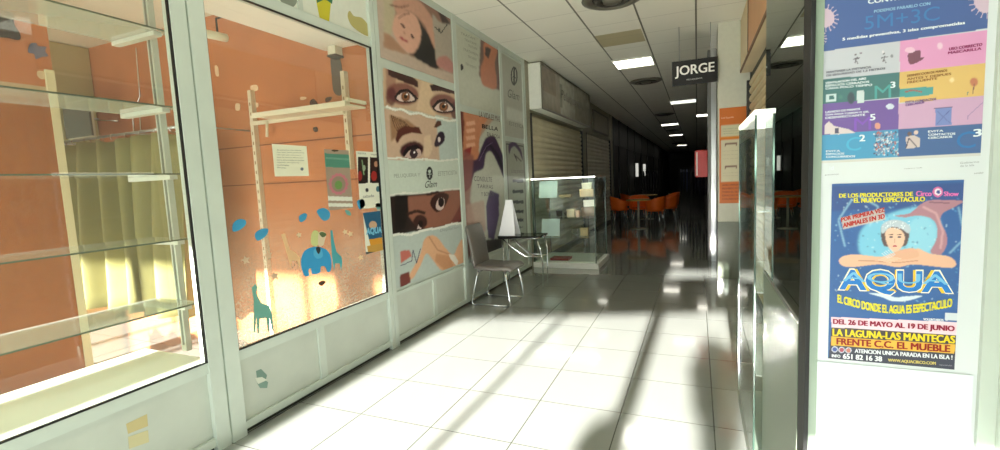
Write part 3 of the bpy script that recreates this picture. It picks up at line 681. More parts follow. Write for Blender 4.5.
#PART3
# ================================================================== MURALS ON THE LEFT WALL (printed photographs)
XM = XL-.004
def zm(x0, y0, k):                       # coordinates read from an enlarged view of the photo
    return lambda pts: [(x0+x/k, y0+y/k) for x, y in pts]
Q = zm(370, 0, 2.8125); Q2 = zm(370, 150, 2.8125); Q3 = zm(380, 0, 4.093); Q4 = zm(380, 100, 4.093); Q5 = zm(380, 190, 4.09); Q6 = zm(450, 60, 3.4615)
def sheet_px(corners, nu, nv, base, axis='x', pos=XM):
    f = (lambda p: (onx(p[0], p[1], pos)[1], onx(p[0], p[1], pos)[2])) if axis == 'x' else (lambda p: (ony(p[0], p[1], pos)[0], ony(p[0], p[1], pos)[2]))
    P = np.array([f(c) for c in corners]); u0, v0 = P[:, 0].min(), P[:, 1].min(); u1, v1 = P[:, 0].max(), P[:, 1].max()
    return Sheet(axis, pos, u0, u1, v0, v1, nu, nv, base)
# -- top picture: woman lying, seen upside down, hands on her forehead
s = Sheet('x', XM, 3.29, 4.56, 2.46, 3.13, 90, 70, (196, 176, 160))
s.poly(Q3([(60, 0), (300, 0), (300, 300), (200, 270), (60, 100)]), (150, 112, 96), 3)
s.poly(Q3([(140, 60), (185, 120), (225, 190), (240, 280), (150, 240), (120, 215), (165, 130)]), (28, 22, 24), 2, curve=True)
s.poly(Q3([(15, 0), (60, 0), (60, 90), (45, 150), (15, 130)]), (192, 180, 150), 3)
s.poly(Q3([(15, 130), (50, 150), (110, 215), (150, 235), (15, 195)]), (176, 134, 108), 2)
s.poly(Q3([(60, 70), (95, 45), (140, 60), (165, 110), (165, 170), (140, 215), (110, 212), (75, 175), (52, 125)]), (222, 172, 150), 2, curve=True)
s.poly(Q3([(58, 0), (150, 0), (205, 60), (235, 130), (225, 200), (180, 100), (120, 45), (80, 60), (62, 40)]), (206, 156, 134), 2, curve=True)
s.line(Q3([(75, 75), (95, 60), (120, 55)]), 1.2, (120, 70, 60), 1); s.line(Q3([(40, 20), (85, 30), (120, 22)]), 1.3, (120, 70, 60), 1)
s.ell(*Q3([(95, 105)])[0], 2.2, 1.2, (90, 50, 44), 60); s.ell(*Q3([(132, 150)])[0], 2.2, 1.2, (90, 50, 44), 60)
s.line(Q3([(85, 95), (100, 115)]), .8, (80, 44, 40)); s.line(Q3([(128, 138), (142, 160)]), .8, (80, 44, 40))
s.line(Q3([(82, 150), (98, 165), (112, 172)]), 2.0, (176, 70, 74), 1); s.line(Q3([(96, 130), (104, 140)]), 1.4, (180, 120, 100), 1)
s.poly(Q3([(215, 60), (245, 90), (300, 110), (300, 290), (235, 262), (222, 150)]), (176, 166, 152), 2, curve=True)
s.line(Q3([(225, 110), (250, 135), (275, 100)]), .9, (60, 60, 60), 0); s.ell(*Q3([(243, 122)])[0], 1.2, 2, (50, 50, 52))
s.poly(Q3([(235, 240), (270, 230), (300, 262), (300, 298), (240, 272)]), (190, 132, 124), 2, curve=True)
s.poly(Q3([(235, 40), (260, 55), (290, 100), (255, 95)]), (70, 52, 50), 2)
s.noise(.02, 2)
s.build('wall_mural', 'glossy salon mural of a lying woman, hands on her forehead', 'mural')
# -- tall mural: two pairs of eyes, name band, dark face, legs
s = Sheet('x', XM, 3.29, 4.56, .50, 2.38, 120, 250, (196, 208, 198))
s.poly([(383, 54), (470, 86), (470, 121), (383, 106)], (206, 176, 146), 1)
s.poly(Q([(45, 160), (80, 175), (70, 250), (45, 300)]), (170, 130, 110), 3)
s.poly(Q([(150, 200), (175, 210), (185, 330), (130, 310)]), (222, 194, 160), 4)
s.poly(Q([(48, 185), (62, 180), (100, 200), (134, 228), (135, 246), (98, 232), (52, 212)]), (66, 36, 34), 1)
s.poly(Q([(168, 240), (200, 232), (238, 242), (240, 266), (200, 256), (174, 256)]), (66, 36, 34), 1)
s.ell(*Q([(92, 264)])[0], 16, 11, (128, 72, 66), 12, 4, .9); s.ell(*Q([(207, 293)])[0], 14, 10, (128, 72, 66), 12, 4, .9)
s.ell(*Q([(60, 272)])[0], 5, 9, (90, 40, 44), 0, 3, .8); s.ell(*Q([(238, 310)])[0], 4, 9, (90, 40, 44), 0, 3, .8)
for cx, cy in ((100, 270), (207, 298)):
    X0, Y0 = Q([(cx, cy)])[0]
    s.poly([(X0-11, Y0+2), (X0-5, Y0-5), (X0+2, Y0-6), (X0+8, Y0-1), (X0+11, Y0+5), (X0+2, Y0+7), (X0-6, Y0+6)], (40, 22, 24), 1, curve=True)
    s.poly([(X0-9, Y0+2), (X0-4, Y0-3), (X0+2, Y0-4), (X0+7, Y0), (X0+9, Y0+4), (X0+2, Y0+5.5), (X0-5, Y0+5)], (226, 204, 194), 0, curve=True)
    s.ell(X0, Y0+.6, 4.6, 4.9, (96, 56, 36)); s.ell(X0, Y0+.6, 3.4, 3.6, (150, 96, 58)); s.ell(X0, Y0+.6, 1.8, 2, (24, 14, 14), 0, 0); s.ell(X0+1.5, Y0-1.5, .9, .9, (250, 245, 240), 0, 0)
    s.line([(X0-11, Y0+1), (X0-5, Y0-5.5), (X0+2, Y0-6.5), (X0+8, Y0-1.5), (X0+12, Y0+3)], 1.6, (30, 16, 18))
TORN = lambda pts, w=1.6: s.line(pts, w, (230, 232, 222), 0)
# second pair
s.poly([(383, 108), (470, 122), (470, 164), (383, 160)], (206, 176, 152), 1)
s.poly([(436, 118), (470, 124), (470, 164), (440, 162)], (192, 206, 200), 3)
s.poly(Q4([(40, 60), (110, 80), (150, 110), (70, 150), (45, 170)]), (150, 108, 70), 3, .8)
for i in range(7): s.line(Q4([(45+8*i, 60+4*i), (60+10*i, 110), (75+10*i, 130)]), .7, (92, 60, 44), 0)
s.poly(Q4([(62, 160), (75, 122), (100, 106), (160, 112), (172, 138), (130, 134), (92, 146), (70, 178)]), (96, 48, 40), 1)
s.ell(*Q4([(130, 205)])[0], 12, 8.5, (78, 42, 46), -12, 3); s.poly(Q4([(100, 232), (125, 205), (160, 200), (168, 225), (140, 236)]), (206, 180, 170), 0, curve=True)
s.ell(*Q4([(138, 220)])[0], 4, 4.6, (60, 44, 52), 0, 0); s.ell(*Q4([(141, 214)])[0], 1, 1, (240, 240, 240), 0, 0)
s.poly(Q4([(92, 220), (110, 190), (150, 182), (172, 200), (158, 200), (120, 206), (98, 236)]), (30, 20, 26), 0)
s.poly(Q4([(220, 112), (235, 82), (250, 85), (252, 102), (232, 114)]), (96, 56, 44), 1)
s.poly(Q4([(222, 185), (238, 135), (260, 132), (264, 165), (240, 190)]), (58, 44, 60), 1, curve=True); s.ell(*Q4([(242, 162)])[0], 1.4, 2.6, (220, 210, 206), 0, 0)
s.poly(Q4([(180, 150), (205, 140), (215, 200), (200, 235), (180, 235)]), (222, 196, 166), 3)
# band
s.poly([(383, 160), (470, 160), (470, 189), (383, 196)], (204, 216, 204), 1)
TORN([(386, 106), (394, 110), (402, 109), (410, 114), (420, 113), (428, 117), (440, 118), (448, 121), (458, 120)], 2.2)
TORN([(386, 158), (400, 158), (412, 160), (424, 159), (440, 161), (458, 159)], 1.8); TORN([(388, 196), (404, 193), (420, 194), (436, 191), (460, 189)], 2)
s.ell(*Q4([(203, 300)])[0], 3.1, 6.8, (22, 22, 24), 0, 0); s.ell(*Q4([(203, 292)])[0], 1.3, 1.8, (200, 212, 200), 0, 0)
s.line(Q4([(203, 300), (203, 318)]), .7, (200, 212, 200)); s.line(Q4([(194, 304), (212, 304)]), .7, (200, 212, 200))
s.text('Glam', (425, 188), (437, 187), (425, 181), (40, 42, 42), shear=.4)
s.text('PELUQUERIA Y', (394, 178.5), (420, 177), (394, 174), (150, 160, 150)); s.text('ESTETICISTA', (438, 176), (457, 174.5), (438, 171.5), (150, 160, 150))
# dark face
s.poly([(383, 197), (470, 189), (470, 222), (383, 238)], (44, 32, 30), 1)
s.poly(Q5([(110, 30), (200, 20), (330, 5), (330, 120), (240, 150), (170, 155), (120, 110), (105, 60)]), (150, 100, 82), 3, curve=True)
s.poly(Q5([(60, 20), (112, 22), (118, 90), (100, 160), (62, 175)]), (22, 18, 18), 2)
s.poly(Q5([(205, 55), (225, 20), (262, 12), (282, 25), (262, 70), (232, 90)]), (60, 32, 28), 1, curve=True)
s.poly(Q5([(228, 70), (240, 35), (262, 35), (262, 66), (246, 84)]), (214, 190, 182), 0, curve=True); s.ell(*Q5([(250, 50)])[0], 3, 4.6, (36, 20, 18), 0, 0)
s.ell(*Q5([(165, 130)])[0], 7, 7, (62, 34, 30), -30, 2); s.poly(Q5([(152, 158), (160, 130), (172, 135), (168, 160)]), (206, 184, 178), 0); s.ell(*Q5([(166, 138)])[0], 2.4, 3.6, (30, 18, 18), 0, 0)
s.line(Q5([(110, 100), (150, 85), (185, 95)]), 3, (52, 30, 26), 1); s.line(Q5([(190, 20), (240, 8)]), 2.4, (60, 34, 30), 1)
s.poly(Q5([(290, 130), (330, 60), (330, 130)]), (120, 60, 56), 2)
# legs
s.poly([(383, 237), (470, 222), (470, 262), (383, 296)], (186, 198, 192), 1)
TORN([(388, 236), (400, 234), (410, 235), (424, 230), (440, 228), (452, 224), (463, 223)], 2.4)
s.poly(Q5([(100, 370), (130, 330), (165, 260), (180, 205), (205, 185), (235, 195), (270, 240), (300, 265), (320, 225), (338, 205), (342, 310), (310, 325), (255, 330), (215, 285), (190, 260), (165, 310), (135, 360), (95, 385)]), (226, 176, 138), 1, curve=True)
s.poly(Q5([(230, 260), (290, 270), (300, 320), (260, 325), (225, 290)]), (206, 150, 112), 2); s.line(Q5([(200, 190), (235, 245), (290, 265)]), 1, (180, 120, 90), 1)
s.poly(Q5([(280, 262), (305, 265), (320, 290), (316, 312), (290, 285)]), (232, 226, 214), 0)
s.poly(Q5([(82, 250), (120, 245), (130, 270), (85, 300)]), (196, 112, 100), 1); s.poly(Q5([(82, 345), (120, 335), (125, 380), (82, 400)]), (120, 62, 56), 1)
s.line(Q5([(85, 310), (130, 290), (135, 245), (150, 300), (165, 240)]), .8, (90, 90, 110))
s.text('Depilacion', (440, 233), (459, 229), (440, 229), (150, 160, 156))
s.noise(.015, 2)
s.build('wall_mural', 'tall salon mural of made-up eyes, a dark face and bare legs', 'mural')
# -- second bay
s = Sheet('x', XM, 4.68, 5.85, 2.26, 3.11, 70, 70, (196, 200, 184))
s.poly(Q3([(412, 155), (485, 190), (490, 370), (440, 350), (405, 310)]), (118, 92, 84), 2)
s.poly(Q3([(425, 180), (450, 170), (480, 200), (470, 260), (478, 330), (470, 365), (420, 345), (412, 280), (425, 240)]), (196, 124, 92), 2, curve=True)
s.poly(Q3([(430, 190), (455, 200), (445, 240), (430, 225)]), (70, 50, 52), 1)
for i, (a, b) in enumerate((((330, 140), 58), ((345, 166), 48), ((360, 190), 38), ((340, 205), 60), ((360, 235), 36), ((350, 265), 45))):
    p = Q3([a, (a[0]+b, a[1]+b*.42), (a[0], a[1]-10)]); s.text('TRATAMIENTOS'[:6+i], p[0], p[1], p[2], (140, 144, 130))
s.ell(*Q3([(335, 275)])[0], 1.4, 3.2, (30, 30, 32), 0, 0); s.noise(.02, 2)
s.build('wall_mural', 'upper mural of the second bay, grey lettering beside a figure with wet hair', 'mural')
s = Sheet('x', XM, 4.68, 5.85, .50, 2.18, 80, 180, (196, 200, 186))
s.poly([(462, 84), (500, 97), (500, 112), (488, 126), (478, 140), (462, 140)], (186, 140, 112), 3, .8)
s.poly(Q6([(50, 80), (90, 100), (95, 160), (160, 120), (150, 170), (110, 240), (100, 300), (100, 370), (50, 380), (35, 120)]), (206, 138, 102), 2, curve=True)
s.poly(Q6([(45, 95), (75, 100), (80, 150), (50, 180), (38, 130)]), (226, 164, 130), 2, curve=True)
for yy in (215, 240, 265, 290): s.poly(Q6([(55, yy), (85, yy-5), (88, yy+8), (58, yy+14)]), (232, 180, 150), 1)
s.poly(Q6([(40, 140), (50, 220), (45, 300), (36, 330), (34, 150)]), (110, 50, 44), 2)
s.poly(Q6([(50, 310), (75, 300), (70, 330), (48, 340)]), (150, 44, 48), 1)
s.text('LA VIDA ES MAS', (479, 117), (500, 122), (479, 111), (110, 90, 80)); s.text('BELLA', (482, 128), (498, 131), (482, 124), (20, 20, 22), offset=.02); s.text('EN ROSA', (487, 136), (500, 139), (487, 132), (90, 80, 84))
s.poly(Q6([(45, 350), (90, 345), (110, 300), (125, 270), (150, 262), (165, 285), (188, 350), (188, 410), (170, 370), (145, 320), (125, 325), (115, 375), (85, 392), (70, 440), (45, 450)]), (66, 46, 76), 2, curve=True)
s.line(Q6([(110, 330), (135, 290), (165, 330), (186, 385)]), 2.6, (34, 24, 40), 1); s.line(Q6([(100, 350), (125, 300), (148, 285)]), .8, (120, 96, 130), 0)
s.text('CONSULTE', (474, 181), (492, 182), (474, 176), (84, 84, 84)); s.text('TARIFAS', (477, 188), (493, 189), (477, 184), (84, 84, 84)); s.text('Y BONOS', (481, 196), (494, 196), (481, 192), (96, 96, 96))
s.poly([(463, 150), (474, 156), (470, 200), (480, 245), (466, 262), (463, 255)], (150, 96, 88), 5, .8)
s.poly([(490, 190), (499, 194), (499, 216), (494, 240), (488, 238), (486, 206)], (74, 56, 96), 2)
s.poly([(466, 205), (484, 200), (486, 230), (470, 250)], (190, 160, 146), 4, .8); s.poly([(486, 240), (502, 238), (502, 252), (486, 258)], (60, 54, 56), 2)
s.noise(.02, 2)
s.build('wall_mural', 'lower mural of the second bay with a purple ribbon of hair behind the grey chair', 'mural')
# -- third bay
s = Sheet('x', XM, 5.96, 6.73, 2.0, 3.10, 60, 70, (176, 178, 166))
p0 = Q6([(222, 55)])[0]
s.ell(p0[0], p0[1], 3.4, 9.5, (26, 26, 28), 0, 0); s.ell(p0[0], p0[1], 2.2, 7.6, (176, 178, 166), 0, 0); s.line([(p0[0], p0[1]-8), (p0[0], p0[1]+8)], 1.6, (26, 26, 28)); s.line([(p0[0]-2, p0[1]+1), (p0[0]+2, p0[1]+2)], 1, (26, 26, 28))
s.text('Glam', *Q6([(200, 128), (240, 142), (200, 98)]), (90, 94, 86), shear=.3)
s.poly(Q6([(196, 160), (262, 185), (262, 225), (196, 205)]), (220, 226, 216), 3, .6); s.text('ESTETICA', *Q6([(205, 225), (255, 238), (205, 212)]), (120, 122, 112))
s.noise(.02, 2)
s.build('wall_mural', 'grey sheet with a round black emblem, top of the third bay', 'mural')
s = Sheet('x', XM, 5.96, 6.73, .50, 1.93, 60, 110, (160, 164, 152))
s.uvrect(.06, .94, .02, .03, (40, 40, 42)).uvrect(.05, .065, .02, .98, (40, 40, 42)).uvrect(.93, .945, .02, .98, (40, 40, 42)).uvrect(.06, .94, .97, .98, (40, 40, 42))
s.poly(Q6([(202, 310), (205, 290), (222, 282), (236, 296), (248, 318), (252, 350), (240, 318), (224, 300), (212, 306), (206, 325)]), (76, 58, 92), 1, curve=True)
s.line(Q6([(222, 325), (232, 350), (226, 330), (248, 352)]), .7, (60, 50, 60))
s.text('Lista precios', *Q6([(212, 395), (256, 395), (212, 376)]), (130, 120, 124), shear=.3)
for y in (181, 191.5, 202, 211.5, 220): s.line([(512.5, y), (523.5, y)], 3.0, (52, 54, 56))
for y in (228, 234): s.line([(512.5, y), (523, y-1)], 1.2, (90, 92, 92))
s.noise(.02, 2)
s.build('wall_mural', 'grey price list framed in black with dark bars, bottom of the third bay', 'mural')

# ================================================================== THE TWO POSTERS ON THE SCREEN
YP = 1.4035
# health notice
s = Sheet('y', YP, .2855, .592, 1.405, 2.02, 230, 330, (206, 216, 222))
Z1 = zm(810, 0, 5.0); Z2 = zm(810, 80, 4.0895)
BL = (22, 74, 150)
ul = lambda x: 52-.142*(x-822)            # lower edge of the blue head
s.poly([(810, -60), (993, -60), (993, ul(993)), (810, ul(810))], BL)
s.poly(Z1([(50, 258), (450, 207), (445, 362), (50, 400)]), (196, 198, 208))
s.poly(Z1([(450, 207), (915, 145), (912, 310), (448, 362)]), (226, 148, 196))
s.poly([(899.5, 72.5), (992.5, 62), (991.5, 96), (899.5, 103)], (226, 184, 92))
s.poly([(820, 80), (899.5, 72), (899.5, 97), (820, 104)], (26, 104, 104))
s.poly(Z2([(42, 98), (362, 75), (362, 200), (42, 225)]), (104, 62, 156))
s.poly(Z2([(362, 96), (738, 62), (735, 178), (362, 200)]), (206, 160, 196))
s.poly(Z2([(38, 225), (362, 202), (360, 314), (38, 332)]), (34, 148, 196))
s.poly(Z2([(362, 202), (735, 176), (732, 296), (360, 314)]), (24, 84, 148))
s.poly([(820, 161), (992, 152), (992, 175), (820, 182)], (214, 214, 208))
s.poly([(840, 161.5), (990, 156), (990, 170), (840, 174)], (214, 206, 188), 2, .6)
VP_ = (214, 186, 206)
def virus(cx, cy, r):
    s.ell(cx, cy, r, r, VP_, 0, 0)
    for k in range(18):
        a = 2*math.pi*k/18+.1; s.line([(cx+r*.9*math.cos(a), cy+r*.9*math.sin(a)), (cx+r*1.35*math.cos(a), cy+r*1.35*math.sin(a))], .8, VP_); s.ell(cx+r*1.4*math.cos(a), cy+r*1.4*math.sin(a), .7, .7, VP_, 0, 0)
virus(825, 18, 9.5); virus(818, 38, 6); virus(986, 1, 12)
WT = (232, 240, 246)
s.text('LAS MEDIDAS QUE FUNCIONAN', (838, -3.2), (962, -21), (838, -8), WT, offset=.02)
s.text('CONTRA LA COVID', (868, 4), (952, -7), (868, -.5), WT, offset=.02)
s.text('PODEMOS PARARLO CON', (874, 13), (930, 5), (874, 10.2), (150, 190, 220), offset=.02)
def outlined(body, bl, br, tl, col, fill, w=.022):
    s.text(body, bl, br, tl, [int(.72*c+.28*f) for c, f in zip(col, fill)])
outlined('5M+3C', (864.5, 30), (939.5, 20), (864.5, 16.5), (96, 150, 200), BL)
s.text('5 medidas preventivas, 3 ' 'islas comprometidas', (842.5, 41.5), (964.5, 25), (842.5, 38), WT, offset=.022)
s.text('MANTENER LA DISTANCIA', (826.5, 73.5), (871, 68), (826.5, 71.5), (96, 96, 110), offset=.015); s.text('DE SEGURIDAD DE 1,5 METROS', (826.5, 77), (885, 69.7), (826.5, 74.8), (96, 96, 110), offset=.015)
for x, y in ((857, 58), (885, 57)):
    s.ell(x-1.5, y-3.5, 1.1, 1, (96, 88, 100), 0, 0); s.line([(x, y-1), (x-2, y+5)], 1.2, (96, 88, 100)); s.line([(x-4, y+1), (x+3, y)], .9, (96, 88, 100)); s.line([(x-1, y+2), (x+1, y+6)], .9, (96, 88, 100))
s.ell(861, 53, 1.4, .8, (130, 110, 130), 0, 0); s.ell(883, 52, 1.2, 1.4, (226, 220, 226), 0, 0); s.ell(892, 56, 1.4, 1.8, (130, 130, 140), 0, 0)
s.text('USO CORRECTO', (949, 50.5), (982, 45.8), (949, 47.8), (150, 40, 96), offset=.02); s.text('MASCARILLA', (948, 54.3), (981, 49.8), (948, 51.8), (150, 40, 96), offset=.02)
s.poly(Z1([(492, 268), (520, 255), (550, 252), (553, 286), (572, 285), (560, 298), (530, 315), (500, 320), (490, 295)]), (110, 20, 60), 0, curve=True)
s.ell(910, 50, 5, 3, (238, 190, 214), 0, 0); s.ell(940, 46, 2.8, 3.2, (240, 200, 220), 0, 1)
for i, t in enumerate(('DESINFECCION DE MANOS', 'ANTES Y DESPUES', 'FRECUENTE')): s.text(t, (907, 77+3.4*i), (907+(40, 44, 30)[i], 71.5+3.5*i+(0, 0, 1)[i]), (907, 74.8+3.4*i), (150, 100, 60), offset=.01)
s.poly([(899.5, 89), (918, 87), (933, 87), (933, 94.5), (920, 96), (899.5, 97.5)], (40, 150, 150)); s.line([(905, 92), (913, 90), (922, 92)], 1.4, (160, 80, 60))
s.ell(974, 82, 4, 4.5, (196, 110, 60), 0, 1); s.line([(974, 84), (973, 94)], .9, (120, 60, 40)); s.line([(968, 92), (967, 95)], 1.2, (60, 120, 110)); s.ell(952, 80, 2.4, 2.4, (240, 214, 150), 0, 1)
for i, t in enumerate(('VENTILACION DEL AIRE', 'ESPACIOS CERRADOS', 'CADA POCO TIEMPO')): s.text(t, (825.5, 84.3+2.7*i), (866+3*i, 79.5+2.7*i+(0, .6, 1)[i]), (825.5, 82.2+2.7*i), WT, offset=.02)
outlined('M', (874.5, 99), (891, 97.5), (874.5, 86), (120, 190, 190), (26, 104, 104)); s.text('3', (890.5, 88), (895, 87.6), (890.5, 82), WT, offset=.022)
s.poly([(826, 94.5), (836.5, 93.5), (836.5, 101), (826, 102)], (200, 220, 222)); s.poly([(829, 96), (834, 95.5), (834, 99.5), (829, 100)], (26, 104, 104)); s.poly([(857, 90.5), (864, 90), (864, 103), (857, 103.5)], (206, 220, 222)); s.ell(851, 98, 3.6, 6, (14, 50, 66), 0, 1); s.ell(841, 97, 2, 2, (50, 120, 110), 0, 1)
for i, t in enumerate(('LAVADO DE MANOS', 'CON AGUA Y JABON O GEL', 'DESINFECTANTE')): s.text(t, (825.5, 113.3+2.9*i), (860+(0, 9, 5)[i], 110+2.9*i), (825.5, 111.2+2.9*i), WT, offset=.02)
outlined('M', (854, 131), (871, 129.5), (854, 118), (150, 110, 206), (104, 62, 156)); s.text('5', (870, 120.5), (875, 120), (870, 114.5), WT, offset=.022)
s.ell(890, 106.5, 4, 2.8, (214, 222, 240), 0, 0); s.poly([(824.5, 134), (825, 125), (829, 121), (834, 126), (848, 129), (856, 133), (838, 134.5)], (222, 206, 206), 0); s.poly([(835, 128), (839, 127.7), (839, 133), (835, 133.4)], (60, 50, 90))
outlined('C', (846, 151.5), (861, 150), (846, 138), (110, 190, 220), (34, 148, 196)); s.text('2', (859.5, 141.3), (864.8, 141), (859.5, 135), WT, offset=.022)
for i, t in enumerate(('EVITA', 'ESPACIOS', 'CONCURRIDOS')): s.text(t, (826, 152.3+2.8*i), (840+(0, 4, 15)[i], 151.8+2.7*i), (826, 150.4+2.8*i), WT, offset=.02)
for k in range(230):
    x = 874+random.random()*24; y = 132+random.random()*23
    s.ell(x, y, .9, 1.0, random.choice([(220, 226, 230), (24, 66, 110), (120, 130, 170), (180, 96, 90), (60, 130, 170), (150, 190, 210)]), 0, 0)
s.ell(877.5, 126, 3, 3.4, (226, 150, 130), 0, 0)
for i, t in enumerate(('EVITA CONTACTOS', 'CERCANOS')): s.text(t, (905.5, 103.3+3*i), (936-12*i, 100+3.2*i), (905.5, 101.2+3*i), (120, 90, 150), offset=.02)
s.poly([(935.5, 109), (951.5, 107.5), (951.5, 124.5), (935.5, 126)], (110, 130, 196)); s.line([(937, 111), (950, 123)], .6, (70, 84, 160)); s.line([(950, 110), (937, 124)], .6, (70, 84, 160)); s.line([(934, 108.5), (952.5, 107)], 1, (80, 60, 110)); s.line([(968, 116), (979, 106), (990, 96)], .6, (150, 120, 170)); s.line([(968, 116), (968, 122)], .6, (150, 120, 170))
for i, t in enumerate(('EVITA', 'CONTACTOS', 'CERCANOS')): s.text(t, (928, 132.7+3.2*i), (943+(0, 12, 9)[i], 131.7+3.0*i), (928, 130.6+3.2*i), WT, offset=.022)
outlined('C', (956.5, 149), (975.5, 147.5), (956.5, 132.5), (80, 140, 200), (24, 84, 148)); s.text('3', (973.5, 136.8), (981, 136), (973.5, 129.5), WT, offset=.022)
s.ell(909.5, 134, 2.3, 2.3, (90, 60, 60), 0, 0); s.ell(916, 132.5, 2.2, 2.2, (214, 190, 180), 0, 0); s.poly([(906, 137), (914, 135), (920, 138), (920, 147), (906, 149)], (210, 190, 186)); s.line([(906, 148), (909, 138), (917, 147)], 1.2, (70, 50, 70))
s.ell(831.5, 168, 4, 3.8, (70, 70, 130), 0, 0); s.text('id', (829.5, 170), (833.5, 169.8), (829.5, 166), WT); s.text('prevencion', (825, 176), (838.5, 175), (825, 174.4), (110, 110, 120))
s.line([(934, 161), (929, 163.5), (933, 166)], 1.2, (30, 60, 110)); s.poly([(953.5, 160.5), (958.5, 160.2), (958.5, 167.2), (953.5, 167.6)], (130, 144, 164)); s.text('Gobierno', (960, 164), (979, 162.6), (960, 162), (150, 154, 160)); s.text('de la isla', (960, 167), (974, 166), (960, 165), (150, 154, 160))
s.text('cuidate y cuida', (904, 169.5), (922, 168.5), (904, 168), (150, 150, 150)); s.text('sanidad', (974, 174), (983, 173.4), (974, 172.4), (130, 130, 130))
s.C = s.C*.86+.14*lin((196, 200, 208)); s.build('health_poster', 'blue headed health notice reading 5M+3C with coloured panels, above the circus poster', 'poster')

# circus poster
s = Sheet('y', YP, .3125, .5655, .8985, 1.352, 190, 330, (20, 88, 158))
K1 = zm(825, 180, 4.5); K2 = zm(825, 270, 4.0933)
s.poly(K1([(30, 25), (640, 10), (640, 120), (30, 140)]), (24, 70, 140), 6)
s.poly(K1([(200, 190), (420, 120), (520, 190), (500, 330), (200, 350), (150, 280)]), (120, 196, 226), 10, curve=True)
s.poly(K1([(380, 200), (450, 165), (500, 220), (480, 310), (380, 330)]), (150, 212, 234), 6, .8, curve=True)
for k in range(260):
    x = 834+random.random()*126; y = 196+random.random()*108; s.ell(x, y, .4+random.random()*1.3, .3+random.random()*.8, random.choice([(70, 150, 206), (150, 206, 232), (20, 76, 140), (200, 228, 242), (36, 112, 176)]), random.random()*90, 1, .6)
for (a, b, c) in (((120, 90), (60, 180), (90, 300)), ((150, 70), (240, 120), (200, 210)), ((600, 120), (630, 260), (560, 330))): s.line(K1([a, b, c]), 1.6, (160, 212, 234), 3, .7)
# tail
s.poly(K1([(315, 160), (380, 150), (430, 110), (470, 92), (540, 90), (620, 95), (585, 120), (530, 150), (520, 190), (545, 240), (548, 290), (520, 335), (475, 325), (500, 270), (505, 215), (480, 175), (420, 160), (360, 168)]), (176, 122, 136), 1, curve=True)
s.line(K1([(440, 120), (500, 150), (530, 230), (520, 310)]), 2.2, (214, 166, 170), 2, .8); s.line(K1([(470, 100), (560, 104)]), 1.2, (120, 76, 96), 1)
# figure
s.poly(K1([(70, 350), (130, 335), (250, 345), (300, 330), (390, 320), (420, 308), (470, 330), (560, 345), (590, 375), (560, 395), (400, 380), (330, 392), (240, 380), (120, 392), (70, 380)]), (236, 184, 152), 1, curve=True)
s.poly(K1([(320, 320), (400, 308), (420, 345), (330, 360), (290, 350)]), (228, 172, 140), 1, curve=True)
s.line(K1([(150, 362), (240, 366), (330, 372), (420, 362)]), 1, (196, 136, 108), 1)
s.poly(K1([(252, 250), (258, 205), (300, 182), (350, 190), (378, 225), (372, 280), (350, 300), (280, 300), (262, 290)]), (86, 60, 60), 1, curve=True)
s.poly(K1([(272, 260), (275, 225), (300, 215), (335, 222), (358, 250), (352, 290), (330, 318), (305, 322), (285, 300)]), (242, 196, 168), 1, curve=True)
s.poly(K1([(252, 225), (262, 195), (310, 178), (360, 190), (384, 215), (376, 240), (340, 218), (295, 212), (262, 240)]), (190, 202, 214), 1, curve=True)
for k in range(30): s.ell(*K1([(255+random.random()*125, 185+random.random()*35)])[0], .6, .5, (236, 242, 246), 0, 0)
for x in (297, 335): s.ell(*K1([(x, 257)])[0], 1.9, .9, (70, 50, 70), 0, 0); s.line(K1([(x-12, 246), (x+10, 245)]), .7, (110, 76, 60), 0)
s.ell(*K1([(314, 298)])[0], 2.4, .9, (196, 70, 76), 0, 0); s.line(K1([(315, 262), (312, 282)]), .7, (206, 150, 124), 0)
for i in range(4): s.line(K1([(238+12*i, 358-4*i), (300+14*i, 372-6*i)]), 1.1, (246, 200, 170), 0)
for i in range(5): s.line(K1([(255+9*i, 330-6*i), (285+8*i, 352-3*i)]), .8, (214, 226, 236), 0, .8)
YL, RD = (236, 226, 50), (190, 50, 36)
s.text('DE LOS PRODUCTORES DE', *K1([(64, 80), (394, 72), (64, 62)]), YL, offset=.022); s.text('EL NUEVO ESPECTACULO', *K1([(130, 102), (448, 96), (130, 82)]), YL, offset=.022)
s.text('Circo', *K1([(410, 72), (478, 72), (410, 50)]), (226, 120, 190), offset=.022); s.text('Show', *K1([(535, 72), (600, 72), (535, 52)]), (226, 120, 190), offset=.022)
s.ell(*K1([(508, 54)])[0], 5.2, 5.2, (214, 96, 160), 0, 0); s.ell(*K1([(508, 54)])[0], 3.4, 3.4, (240, 226, 236), 0, 0); s.ell(*K1([(510, 54)])[0], 1.9, 1.9, (40, 60, 140), 0, 0)
s.poly(K1([(70, 170), (265, 125), (272, 178), (82, 222)]), (226, 206, 190), 1, .75)
s.text('POR PRIMERA VEZ', *K1([(74, 188), (268, 142), (72, 170)]), RD, offset=.022); s.text('ANIMALES EN 3D', *K1([(82, 214), (268, 172), (80, 194)]), RD, offset=.022)
